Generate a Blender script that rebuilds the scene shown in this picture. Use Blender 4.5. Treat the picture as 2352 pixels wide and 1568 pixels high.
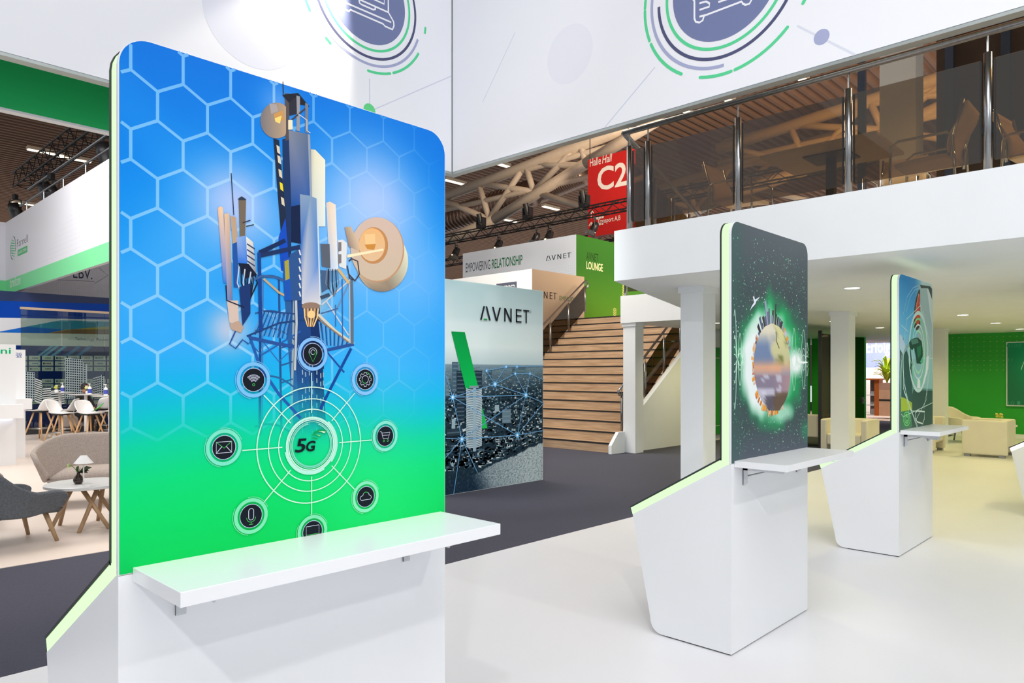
import bpy, bmesh, math, random
from mathutils import Vector, Matrix

random.seed(11)
for o in list(bpy.data.objects):
    bpy.data.objects.remove(o)
scene = bpy.context.scene
COL = scene.collection

# ------------------------------------------------------------------ camera
EYE = 1.6
FPX, CX, CY = 1648.5, 1176.0, 856.0            # focal length and vanishing height of a 2352x1568 frame
YAW = math.atan((2755 - CX) / FPX)
FWD = Vector((math.cos(YAW), math.sin(YAW), 0))
RGT = Vector((math.sin(YAW), -math.cos(YAW), 0))
cam_data = bpy.data.cameras.new('camera')
cam = bpy.data.objects.new('camera', cam_data)
COL.objects.link(cam)
cam.location = (0, 0, EYE)
cam.rotation_euler = (math.pi / 2, 0, math.atan2(-FWD.x, FWD.y))
cam_data.sensor_width = 36
cam_data.lens = FPX / 2352 * 36
cam_data.shift_y = (CY - 784) / 2352
cam_data.clip_end = 400
scene.camera = cam

# ------------------------------------------------------------------ light of the hall
world = bpy.data.worlds.new('hall_air')
scene.world = world
world.use_nodes = True
bg = world.node_tree.nodes['Background']
bg.inputs['Color'].default_value = (0.91, 0.96, 1.0, 1)
bg.inputs['Strength'].default_value = 0.85
vs = scene.view_settings
vs.view_transform = 'Standard'
vs.look = 'None'
vs.exposure = 0.06
vs.gamma = 1.0
vs.use_curve_mapping = False


def area(name, loc, target, size, power, color=(1, 1, 1), size_y=None):
    l = bpy.data.lights.new(name, 'AREA')
    l.energy = power
    l.color = color
    l.shape = 'RECTANGLE'
    l.size = size
    l.size_y = size_y or size
    o = bpy.data.objects.new(name, l)
    COL.objects.link(o)
    o.location = loc
    o.rotation_euler = (Vector(target) - Vector(loc)).to_track_quat('-Z', 'Y').to_euler()
    return o


def spot(name, loc, target, power, angle=60, blend=0.3, color=(1, 1, 1), radius=0.15):
    l = bpy.data.lights.new(name, 'SPOT')
    l.energy = power
    l.color = color
    l.spot_size = math.radians(angle)
    l.spot_blend = blend
    l.shadow_soft_size = radius
    o = bpy.data.objects.new(name, l)
    COL.objects.link(o)
    o.location = loc
    o.rotation_euler = (Vector(target) - Vector(loc)).to_track_quat('-Z', 'Y').to_euler()
    return o


area('hall_light_over_booth', (0.2, -1.2, 9.5), (2.2, 1.2, 0), 7.0, 570)
spot('rig_spot_left', (-3.6, -3.2, 6.6), (3.6, 2.4, 0.4), 600, 62, 0.5, (1, 0.99, 0.97), 0.12)
spot('rig_spot_right', (4.0, -6.5, 6.8), (5.0, 2.0, 0.8), 540, 60, 0.5, (1, 0.99, 0.97), 0.12)
spot('tower_fill_spot', (2.6, 2.6, 5.9), (7.0, 7.3, 1.3), 1100, 38, 0.6, (0.95, 0.99, 1), 0.15)  # extra spot added to brighten the front of the sign tower
area('hall_light_over_lounge', (1.0, 12.0, 8.5), (2.0, 12.5, 0), 6.0, 580, (1, 0.97, 0.93))
area('bar_fill_light', (2.5, 17.5, 7.0), (4.5, 18.5, 0.5), 4.0, 210, (1, 0.97, 0.95))  # fill area added to lift the far lounge
area('side_fill_light', (-5.0, 15.0, 7.0), (5.0, 18.0, 4.0), 5.0, 120, (0.97, 0.98, 1))  # fill from the left, added to brighten the long white banner
spot('rig_spot_lounge', (4.6, 6.9, 6.5), (2.0, 8.8, 0.2), 420, 60, 0.35, (1, 0.90, 0.74), 0.08)
area('hall_light_over_stairs', (9.5, 10.5, 8.5), (13.0, 11.0, 1.0), 4.0, 740, (1, 0.94, 0.84))
area('added_roof_uplight', (16.0, 2.0, 8.2), (26.0, 6.0, 15.5), 4.0, 6000, (1, 0.84, 0.62))  # added uplight, out of view, to brighten the roof near the balcony
spot('rig_spot_banner', (1.6, 1.2, 6.6), (6.3, 5.75, 5.55), 170, 22, 1.0, (1, 1, 1), 0.2)


# ------------------------------------------------------------------ pixels of the plan to points in the hall
def ray(u, v):
    return FWD + RGT * ((u - CX) / FPX) + Vector((0, 0, (CY - v) / FPX))


def onz(u, v, z):
    d = ray(u, v)
    return Vector((0, 0, EYE)) + d * ((z - EYE) / d.z)


def onx(u, v, x):
    d = ray(u, v)
    return Vector((0, 0, EYE)) + d * (x / d.x)


def ony(u, v, y):
    d = ray(u, v)
    return Vector((0, 0, EYE)) + d * (y / d.y)


def atd(u, v, depth):
    return Vector((0, 0, EYE)) + ray(u, v) * depth


# ------------------------------------------------------------------ materials
def lin(c):
    return tuple(((x / 255) / 12.92 if x / 255 <= 0.04045 else ((x / 255 + 0.055) / 1.055) ** 2.4) for x in c)


MATS = {}


def mat(name, rgb, rough=0.5, metal=0.0, var=0.04, scale=6.0, emit=None, strength=1.0, bump=0.0, spec=0.5, stretch=(1, 1, 1)):
    if name in MATS:
        return MATS[name]
    m = bpy.data.materials.new(name)
    m.use_nodes = True
    nt = m.node_tree
    b = nt.nodes['Principled BSDF']
    c = lin(rgb)
    tc = nt.nodes.new('ShaderNodeTexCoord')
    mp = nt.nodes.new('ShaderNodeMapping')
    mp.inputs['Scale'].default_value = stretch
    nz = nt.nodes.new('ShaderNodeTexNoise')
    nz.inputs['Scale'].default_value = scale
    nz.inputs['Detail'].default_value = 4
    nt.links.new(tc.outputs['Object'], mp.inputs['Vector'])
    nt.links.new(mp.outputs['Vector'], nz.inputs['Vector'])
    rp = nt.nodes.new('ShaderNodeValToRGB')
    rp.color_ramp.elements[0].position = 0.3
    rp.color_ramp.elements[1].position = 0.7
    rp.color_ramp.elements[0].color = tuple(x * (1 - var) for x in c) + (1,)
    rp.color_ramp.elements[1].color = tuple(min(1, x * (1 + var)) for x in c) + (1,)
    nt.links.new(nz.outputs['Fac'], rp.inputs['Fac'])
    nt.links.new(rp.outputs['Color'], b.inputs['Base Color'])
    b.inputs['Roughness'].default_value = rough
    b.inputs['Metallic'].default_value = metal
    b.inputs['Specular IOR Level'].default_value = spec
    if emit:
        b.inputs['Emission Color'].default_value = tuple(emit) + (1,)
        b.inputs['Emission Strength'].default_value = strength
    if bump:
        bp = nt.nodes.new('ShaderNodeBump')
        bp.inputs['Strength'].default_value = bump
        bp.inputs['Distance'].default_value = 0.01
        nt.links.new(nz.outputs['Fac'], bp.inputs['Height'])
        nt.links.new(bp.outputs['Normal'], b.inputs['Normal'])
    MATS[name] = m
    return m


def ink(name, rough=0.5, emit=0.0):
    """print on a surface: the colour of every printed shape sits in the mesh"""
    if name in MATS:
        return MATS[name]
    m = bpy.data.materials.new(name)
    m.use_nodes = True
    nt = m.node_tree
    b = nt.nodes['Principled BSDF']
    a = nt.nodes.new('ShaderNodeAttribute')
    a.attribute_name = 'Col'
    nt.links.new(a.outputs['Color'], b.inputs['Base Color'])
    b.inputs['Roughness'].default_value = rough
    b.inputs['Specular IOR Level'].default_value = 0.12
    if emit:
        nt.links.new(a.outputs['Color'], b.inputs['Emission Color'])
        b.inputs['Emission Strength'].default_value = emit
    MATS[name] = m
    return m


def glass(name, tint, gloss=0.08, rough=0.02):
    if name in MATS:
        return MATS[name]
    m = bpy.data.materials.new(name)
    m.use_nodes = True
    nt = m.node_tree
    nt.nodes.remove(nt.nodes['Principled BSDF'])
    out = nt.nodes['Material Output']
    tr = nt.nodes.new('ShaderNodeBsdfTransparent')
    tr.inputs['Color'].default_value = tuple(tint) + (1,)
    gl = nt.nodes.new('ShaderNodeBsdfGlossy')
    gl.inputs['Roughness'].default_value = rough
    gl.inputs['Color'].default_value = (0.9, 0.9, 0.9, 1)
    lw = nt.nodes.new('ShaderNodeLayerWeight')
    lw.inputs['Blend'].default_value = 0.25
    mul = nt.nodes.new('ShaderNodeMath')
    mul.operation = 'MULTIPLY_ADD'
    mul.inputs[1].default_value = 0.35
    mul.inputs[2].default_value = gloss
    nt.links.new(lw.outputs['Fresnel'], mul.inputs[0])
    mx = nt.nodes.new('ShaderNodeMixShader')
    nt.links.new(mul.outputs[0], mx.inputs[0])
    nt.links.new(tr.outputs[0], mx.inputs[1])
    nt.links.new(gl.outputs[0], mx.inputs[2])
    nt.links.new(mx.outputs[0], out.inputs['Surface'])
    MATS[name] = m
    return m


def wood(name, rgb, dark, scale=3.0, stretch=(1, 1, 1), rough=0.45):
    if name in MATS:
        return MATS[name]
    m = mat(name, rgb, rough, var=0.0, scale=scale, stretch=stretch)
    rp = [n for n in m.node_tree.nodes if n.type == 'VALTORGB'][0]
    rp.color_ramp.elements[0].color = lin(dark) + (1,)
    rp.color_ramp.elements[1].color = lin(rgb) + (1,)
    return m


M_WHITE = mat('white_lacquer', (236, 238, 241), 0.32, var=0.012, scale=2)
M_WALLW = mat('white_wall_paint', (236, 240, 243), 0.6, var=0.015, scale=2)
M_SHELF = mat('white_laminate', (240, 242, 245), 0.25, var=0.01, scale=2)
M_LED = mat('green_led_diffuser', (40, 120, 40), 0.5, var=0.0, emit=(0.66, 1.0, 0.54), strength=1.1)
M_LEDW = mat('white_led_diffuser', (120, 130, 120), 0.4, var=0.0, emit=(0.95, 1.0, 0.93), strength=1.2)
M_DARK = mat('dark_panel_edge', (38, 42, 44), 0.5)
M_STEEL = mat('brushed_steel', (150, 152, 154), 0.28, metal=1.0, var=0.1, scale=40, stretch=(1, 1, 0.05))
M_ALU = mat('aluminium_profile', (176, 184, 184), 0.4, metal=0.6)
M_BLACK = mat('matt_black_metal', (22, 22, 23), 0.5, var=0.1)
M_GREYP = mat('grey_plastic', (205, 208, 212), 0.45)
M_INK = ink('printed_ink', 0.42)
M_INKLIT = ink('glow_added_textile_print', 0.8, 0.05)  # weak glow added to brighten the front-lit banners; the lightbox print shares it


# ------------------------------------------------------------------ mesh builder
class MB:
    def __init__(s):
        s.v, s.f, s.c = [], [], []

    def add(s, verts, faces):
        n = len(s.v)
        s.v += [Vector(v) for v in verts]
        s.f += [tuple(i + n for i in f) for f in faces]
        return s

    def box(s, x0, x1, y0, y1, z0, z1):
        return s.add([(x0, y0, z0), (x1, y0, z0), (x1, y1, z0), (x0, y1, z0), (x0, y0, z1), (x1, y0, z1), (x1, y1, z1), (x0, y1, z1)],
                     [(0, 3, 2, 1), (4, 5, 6, 7), (0, 1, 5, 4), (1, 2, 6, 5), (2, 3, 7, 6), (3, 0, 4, 7)])

    def prism(s, poly, axis, a, b):
        """poly in the two other axes, pushed along axis from a to b"""
        def mk(p, q, t):
            return {'x': (t, p, q), 'y': (p, t, q), 'z': (p, q, t)}[axis]
        n = len(poly)
        vs_ = [mk(p, q, a) for p, q in poly] + [mk(p, q, b) for p, q in poly]
        fs = [tuple(range(n))[::-1], tuple(range(n, 2 * n))]
        fs += [(i, (i + 1) % n, n + (i + 1) % n, n + i) for i in range(n)]
        return s.add(vs_, fs)

    def ring(s, c, ax, r, n):
        ax = Vector(ax).normalized()
        u = ax.orthogonal().normalized()
        w = ax.cross(u)
        return [Vector(c) + u * (r * math.cos(2 * math.pi * k / n)) + w * (r * math.sin(2 * math.pi * k / n)) for k in range(n)]

    def tube(s, p, q, r, n=8, r2=None):
        p, q = Vector(p), Vector(q)
        a = s.ring(p, q - p, r, n)
        b = s.ring(q, q - p, r if r2 is None else r2, n)
        fs = [tuple(range(n))[::-1], tuple(range(n, 2 * n))]
        fs += [(i, (i + 1) % n, n + (i + 1) % n, n + i) for i in range(n)]
        return s.add(a + b, fs)

    def path(s, pts, r, n=8, closed=False):
        pts = [Vector(p) for p in pts]
        m = len(pts)
        vs_, u = [], None
        for i, p in enumerate(pts):
            if closed:
                t = (pts[(i + 1) % m] - pts[i - 1])
            else:
                t = pts[min(i + 1, m - 1)] - pts[max(i - 1, 0)]
            t.normalize()
            if u is None:
                u = t.orthogonal().normalized()
            u = (u - t * u.dot(t)).normalized()
            w = t.cross(u)
            vs_ += [p + u * (r * math.cos(2 * math.pi * k / n)) + w * (r * math.sin(2 * math.pi * k / n)) for k in range(n)]
        fs = []
        for i in range(m if closed else m - 1):
            j = (i + 1) % m
            fs += [(i * n + k, i * n + (k + 1) % n, j * n + (k + 1) % n, j * n + k) for k in range(n)]
        if not closed:
            fs += [tuple(range(n))[::-1], tuple(range((m - 1) * n, m * n))]
        return s.add(vs_, fs)

    def lathe(s, prof, c=(0, 0, 0), n=20, cap=True):
        vs_ = [(c[0] + r * math.cos(2 * math.pi * k / n), c[1] + r * math.sin(2 * math.pi * k / n), c[2] + z) for r, z in prof for k in range(n)]
        m = len(prof)
        fs = [(i * n + k, i * n + (k + 1) % n, (i + 1) * n + (k + 1) % n, (i + 1) * n + k) for i in range(m - 1) for k in range(n)]
        if cap:
            fs += [tuple(range(n))[::-1], tuple(range((m - 1) * n, m * n))]
        return s.add(vs_, fs)

    def grid(s, nu, nv, fn):
        vs_ = [fn(i / nu, j / nv) for j in range(nv + 1) for i in range(nu + 1)]
        w = nu + 1
        return s.add(vs_, [(j * w + i, j * w + i + 1, (j + 1) * w + i + 1, (j + 1) * w + i) for j in range(nv) for i in range(nu)])


def build(name, mb, m, parent=None, smooth=False, bevel=0.0, solid=0.0, subsurf=0, world_pts=True):
    """one mesh object; mb is in world coordinates unless world_pts is False (then in the frame of its parent)"""
    me = bpy.data.meshes.new(name)
    verts = mb.v
    if parent is not None and world_pts:
        inv = parent_matrix(parent).inverted()
        verts = [inv @ v for v in verts]
    me.from_pydata([tuple(v) for v in verts], [], mb.f)
    me.update()
    o = bpy.data.objects.new(name, me)
    COL.objects.link(o)
    if parent is not None:
        o.parent = parent
    if m is not None:
        me.materials.append(m)
    if smooth:
        for p in me.polygons:
            p.use_smooth = True
    bm = bmesh.new()
    bm.from_mesh(me)
    bmesh.ops.recalc_face_normals(bm, faces=bm.faces)
    bm.to_mesh(me)
    bm.free()
    if solid:
        md = o.modifiers.new('solid', 'SOLIDIFY')
        md.thickness = solid
        md.offset = 0
    if bevel:
        md = o.modifiers.new('bevel', 'BEVEL')
        md.width = bevel
        md.segments = 2
        md.limit_method = 'ANGLE'
    if subsurf:
        md = o.modifiers.new('sub', 'SUBSURF')
        md.levels = subsurf
        md.render_levels = subsurf
    return o


def parent_matrix(o):
    M = Matrix.LocRotScale(o.location, o.rotation_euler, o.scale)
    return parent_matrix(o.parent) @ M if o.parent else M


def tag(o, label=None, cat=None, group=None, kind=None):
    if label:
        o['label'] = label
    if cat:
        o['category'] = cat
    if group:
        o['group'] = group
    if kind:
        o['kind'] = kind
    return o


def thing(name, loc, label=None, cat=None, group=None, rz=0.0, kind=None):
    o = bpy.data.objects.new(name, None)
    o.empty_display_size = 0.2
    COL.objects.link(o)
    o.location = loc
    o.rotation_euler = (0, 0, rz)
    return tag(o, label, cat, group, kind)


def dup(root, loc=None, rz=None, label=None, group=None, parent=None):
    c = root.copy()
    COL.objects.link(c)
    c.parent = parent
    if loc is not None:
        c.location = loc
    if rz is not None:
        c.rotation_euler = (0, 0, rz)
    if label:
        c['label'] = label
    if group:
        c['group'] = group
    for ch in [o for o in bpy.data.objects if o.parent == root]:
        dup(ch, parent=c)
    return c


# ------------------------------------------------------------------ flat prints
class Plane:
    """a flat face of the place: 'y' faces -Y (runs along +X), 'x' faces -X (runs along -Y)"""
    def __init__(s, axis, at):
        s.axis, s.at = axis, at

    def px(s, u, v):
        if s.axis == 'y':
            p = ony(u, v, s.at)
            return (p.x, p.z)
        p = onx(u, v, s.at)
        return (-p.y, p.z)

    def pt(s, a, b, off=0.0):
        return Vector((a, s.at - off, b)) if s.axis == 'y' else Vector((s.at - off, -a, b))


def text_polys(body, bold=0.0, shear=0.0):
    cu = bpy.data.curves.new('lettering', 'FONT')
    cu.body = body
    cu.offset = bold
    cu.shear = shear
    cu.resolution_u = 3
    o = bpy.data.objects.new('lettering', cu)
    COL.objects.link(o)
    dg = bpy.context.evaluated_depsgraph_get()
    me = bpy.data.meshes.new_from_object(o.evaluated_get(dg))
    pv = [(v.co.x, v.co.y) for v in me.vertices]
    pf = [tuple(p.vertices) for p in me.polygons]
    bpy.data.objects.remove(o)
    bpy.data.curves.remove(cu)
    bpy.data.meshes.remove(me)
    return pv, pf


class Print:
    def __init__(s, plane, off=0.002, step=0.0006):
        s.p, s.off, s.step = plane, off, step
        s.v, s.f, s.c = [], [], []
        s.layer = 0
        s.micro = 0
        s.auto = True
        s.bg = None

    def up(s, n=1):
        s.layer += n
        return s

    def o(s):
        return s.off + s.layer * s.step + (s.micro % 12) * 2.4e-5

    def poly(s, pts, col, px=False):
        """pts in plane units, or pixels when px; col one colour or one for each corner (0-255)"""
        if px:
            pts = [s.p.px(*q) for q in pts]
        n = len(s.v)
        s.v += [s.p.pt(a, b, s.o()) for a, b in pts]
        s.f.append(tuple(range(n, n + len(pts))))
        if callable(col):
            col = [col(a, b) for a, b in pts]
        cols = col if isinstance(col[0], (tuple, list)) else [col] * len(pts)
        s.c.append([lin(c) for c in cols])
        return s

    def line(s, pts, w, col, px=False, closed=False):
        if px:
            pts = [s.p.px(*q) for q in pts]
        if not s.auto:
            pass
        elif s.step < .00029:
            s.layer += 1
        else:
            s.micro += 1
        P = [Vector(p) for p in pts]
        m = len(P)
        side = []
        for i in range(m):
            if closed:
                t = P[(i + 1) % m] - P[i - 1]
            else:
                t = P[min(i + 1, m - 1)] - P[max(i - 1, 0)]
            if t.length < 1e-9:
                t = Vector((1, 0))
            t.normalize()
            side.append(Vector((-t.y, t.x)) * (w / 2))
        for i in range(m if closed else m - 1):
            j = (i + 1) % m
            s.poly([P[i] + side[i], P[j] + side[j], P[j] - side[j], P[i] - side[i]], col)
        return s

    def arc(s, c, r, w, a0, a1, col, n=None, sx=1.0):
        n = n or max(4, int(abs(a1 - a0) / 4))
        pts = [(c[0] + sx * r * math.cos(math.radians(a0 + (a1 - a0) * k / n)), c[1] + r * math.sin(math.radians(a0 + (a1 - a0) * k / n))) for k in range(n + 1)]
        return s.line(pts, w, col)

    def disc(s, c, r, col, n=28, sx=1.0):
        if s.step >= .00029:
            s.micro += 1
        return s.poly([(c[0] + sx * r * math.cos(2 * math.pi * k / n), c[1] + r * math.sin(2 * math.pi * k / n)) for k in range(n)], col)

    def text(s, body, a, b, w, h, col, bold=0.0, shear=0.0):
        """lettering fitted into the rectangle that starts at a, b"""
        pv, pf = text_polys(body, bold, shear)
        x0 = min(p[0] for p in pv); x1 = max(p[0] for p in pv)
        y0 = min(p[1] for p in pv); y1 = max(p[1] for p in pv)
        n = len(s.v)
        s.v += [s.p.pt(a + (x - x0) / (x1 - x0) * w, b + (y - y0) / (y1 - y0) * h, s.o()) for x, y in pv]
        for f in pf:
            s.f.append(tuple(i + n for i in f))
            s.c.append([lin(col)] * len(f))
        return s

    def textpx(s, body, u0, v0, u1, v1, col, bold=0.0, shear=0.0):
        """lettering between the lower left and the upper right corner given as pixels"""
        a0, b0 = s.p.px(u0, v0)
        a1, b1 = s.p.px(u1, v1)
        return s.text(body, a0, b0, a1 - a0, b1 - b0, col, bold, shear)

    def field(s, a0, a1, b0, b1, nu, nv, fn, mask=None):
        n = len(s.v)
        for j in range(nv + 1):
            for i in range(nu + 1):
                s.v.append(s.p.pt(a0 + (a1 - a0) * i / nu, b0 + (b1 - b0) * j / nv, s.o()))
        cc = [lin(fn(a0 + (a1 - a0) * i / nu, b0 + (b1 - b0) * j / nv)) for j in range(nv + 1) for i in range(nu + 1)]
        w = nu + 1
        for j in range(nv):
            for i in range(nu):
                q = (j * w + i, j * w + i + 1, (j + 1) * w + i + 1, (j + 1) * w + i)
                if mask and not mask(a0 + (a1 - a0) * (i + .5) / nu, b0 + (b1 - b0) * (j + .5) / nv):
                    continue
                s.f.append(tuple(k + n for k in q))
                s.c.append([cc[k] for k in q])
        return s

    def build(s, name, parent, m=None):
        me = bpy.data.meshes.new(name)
        inv = parent_matrix(parent).inverted() if parent else Matrix()
        me.from_pydata([tuple(inv @ v) for v in s.v], [], s.f)
        ca = me.color_attributes.new('Col', 'FLOAT_COLOR', 'CORNER')
        flat = []
        for cs in s.c:
            for c in cs:
                flat += [c[0], c[1], c[2], 1.0]
        ca.data.foreach_set('color', flat)
        me.materials.append(m or M_INK)
        o = bpy.data.objects.new(name, me)
        COL.objects.link(o)
        o.parent = parent
        return o


def mix(a, b, t):
    t = max(0.0, min(1.0, t))
    return tuple(x + (y - x) * t for x, y in zip(a, b))


def ramp(stops, z):
    """stops sorted by position, colours 0-255"""
    if z <= stops[0][0]:
        return stops[0][1]
    for (z0, c0), (z1, c1) in zip(stops, stops[1:]):
        if z <= z1:
            return mix(c0, c1, (z - z0) / (z1 - z0))
    return stops[-1][1]


def rounded_top(x0, x1, z0, z1, r, n=6):
    pts = [(x0, z0), (x1, z0)]
    pts += [(x1 - r + r * math.cos(math.pi / 2 * k / n), z1 - r + r * math.sin(math.pi / 2 * k / n)) for k in range(n + 1)]
    pts += [(x0 + r - r * math.sin(math.pi / 2 * k / n), z1 - r + r * math.cos(math.pi / 2 * k / n)) for k in range(n + 1)]
    return pts


def avnet_logo(pr, a, b, w, h, dark=(28, 36, 44), green=(20, 150, 70), mark=True):
    """the five open letters of the wordmark, drawn as bars"""
    t = h * 0.115
    u = w / 100.0

    def bar(x0, y0, x1, y1, th=t):
        pr.line([(a + x0 * u, b + y0 * h), (a + x1 * u, b + y1 * h)], th, dark)
    pr.poly([(a, b), (a + 3.2 * u, b), (a + 9.5 * u, b + h), (a + 6.3 * u, b + h)], dark)
    pr.poly([(a + 10.5 * u, b + h), (a + 13.7 * u, b + h), (a + 20.5 * u, b), (a + 17.3 * u, b)], dark)
    pr.poly([(a + 6.3 * u, b), (a + 14.2 * u, b), (a + 13.4 * u, b + .1 * h), (a + 7.0 * u, b + .1 * h)], green)
    pr.poly([(a + 23 * u, b + h), (a + 26.4 * u, b + h), (a + 33.2 * u, b), (a + 30.2 * u, b)], dark)
    pr.poly([(a + 37.2 * u, b + h), (a + 40.6 * u, b + h), (a + 33.6 * u, b), (a + 30.6 * u, b)], dark)
    x = 47
    pr.poly([(a + x * u, b), (a + (x + 3) * u, b), (a + (x + 3) * u, b + h), (a + x * u, b + h)], dark)
    pr.poly([(a + (x + 12.5) * u, b), (a + (x + 15.5) * u, b), (a + (x + 15.5) * u, b + h), (a + (x + 12.5) * u, b + h)], dark)
    pr.poly([(a + x * u, b + h), (a + (x + 3.4) * u, b + h), (a + (x + 15.5) * u, b), (a + (x + 12.1) * u, b)], dark)
    x = 71
    pr.poly([(a + x * u, b), (a + (x + 3) * u, b), (a + (x + 3) * u, b + h), (a + x * u, b + h)], dark)
    for q in (0.0, 0.45, 0.89):
        pr.poly([(a + x * u, b + q * h), (a + (x + 12) * u, b + q * h), (a + (x + 12) * u, b + (q + .11) * h), (a + x * u, b + (q + .11) * h)], dark)
    x = 86.5
    pr.poly([(a + x * u, b + .89 * h), (a + (x + 13) * u, b + .89 * h), (a + (x + 13) * u, b + h), (a + x * u, b + h)], dark)
    pr.poly([(a + (x + 5) * u, b), (a + (x + 8) * u, b), (a + (x + 8) * u, b + h), (a + (x + 5) * u, b + h)], dark)
    if mark:
        pr.arc((a + 102 * u, b + .93 * h), 1.3 * u, .5 * u, 0, 360, dark, 10)

# ------------------------------------------------------------------ floors
M_FLOOR = mat('cream_floor', (231, 232, 236), 0.38, var=0.02, scale=0.7)
M_CARPET = mat('dark_blue_grey_carpet', (66, 67, 82), 0.95, var=0.10, scale=60, bump=0.15)
M_BEIGE = mat('beige_lounge_floor', (228, 214, 204), 0.45, var=0.03, scale=0.8)


def struct(name, mb, m, **k):
    return tag(build(name, mb, m, **k), kind='structure')


struct('floor', MB().box(-14, 26, -14, 4.55, -0.06, 0.0), M_FLOOR)
struct('floor_aisle', MB().box(-14, 40, 4.55, 60, -0.06, -0.004), M_CARPET)
struct('floor_lounge', MB().box(-14, 6.1, 7.1, 40, -0.05, 0.0), M_BEIGE)

# ------------------------------------------------------------------ mezzanine
SOF, DECK = 2.6, 3.145
deck_poly = [(6.42, -9.0), (6.42, 4.607), (11.95, 6.52), (11.95, 8.42), (16.25, 8.42), (16.25, 12.9), (26, 12.9), (26, -9.0)]
deck = struct('mezzanine_deck', MB().prism(deck_poly, 'z', SOF, DECK), M_WALLW)
cn = 0
for x, y, w in ((7.44, 4.1, .29), (12.17, 4.1, .29), (18.44, 4.14, .29), (12.0, 8.1, .29), (12.17, -2.0, .29), (18.44, -2.0, .29)):
    c = thing('column', (x + w / 2, y + w / 2, 0), kind='structure')
    build('shaft', MB().box(x, x + w, y, y + w, 0, SOF - 0.06), M_WALLW, c)
    build('capital', MB().box(x - .022, x + w + .022, y - .022, y + w + .022, SOF - 0.07, SOF), M_WALLW, c)

# green lounge wall below the deck
M_GWALL = mat('green_printed_wall', (38, 164, 48), 0.6, var=0.06, scale=0.6)
gw = struct('wall_right', MB().box(21.25, 21.4, -9, 4.75, 0, SOF), M_GWALL)
build('plinth', MB().box(21.2, 21.25, -9, 4.75, 0, .1), M_WALLW, gw)
pr = Print(Plane('x', 21.25))
for i in range(60):
    for j in range(8):
        a, b = -4.6 + i * .137, 2.5 - j * .118
        pr.poly([(a - .014, b - .007), (a + .014, b - .007), (a + .014, b + .007), (a - .014, b + .007)], (150, 190, 110))
pr.build('dot_print', gw)
# deck side wall below the stairs and the hall wall behind the lounge
struct('wall_stair', MB().prism([(12.29, 0), (16.3, 0), (16.3, SOF), (14.95, SOF), (12.29, .72)], 'y', 8.29, 8.40), M_WALLW)

# ------------------------------------------------------------------ hall roof
M_ROOF = mat('ribbed_metal_roof', (118, 84, 62), 0.7, var=0.08, scale=0.5)
M_TUBE = mat('painted_steel_tube', (196, 176, 156), 0.5, var=0.05)
RZ = 15.5
mb = MB()
poly = []
y = -25.0
while y < 100:
    for d0, d1, z0, z1 in ((0, .2, 0, 0), (.2, .27, 0, .18), (.27, .47, .18, .18), (.47, .55, .18, 0)):
        mb.add([(-20, y + d0, RZ + z0), (90, y + d0, RZ + z0), (90, y + d1, RZ + z1), (-20, y + d1, RZ + z1)], [(0, 1, 2, 3)])
    y += .55
struct('ceiling', mb, M_ROOF)
struct('wall_back', MB().box(90, 90.4, -25, 100, 0, 16).box(-20, 90, 100, 100.4, 0, 16), mat('hall_back_wall', (70, 58, 52), 0.8))

M_STRIP = mat('ceiling_lamp_glow', (255, 240, 205), 0.5, emit=(1, 0.88, 0.62), strength=3.0)

# ------------------------------------------------------------------ display kiosks
KW, KH, SH = 1.092, 2.465, 1.10


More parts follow.
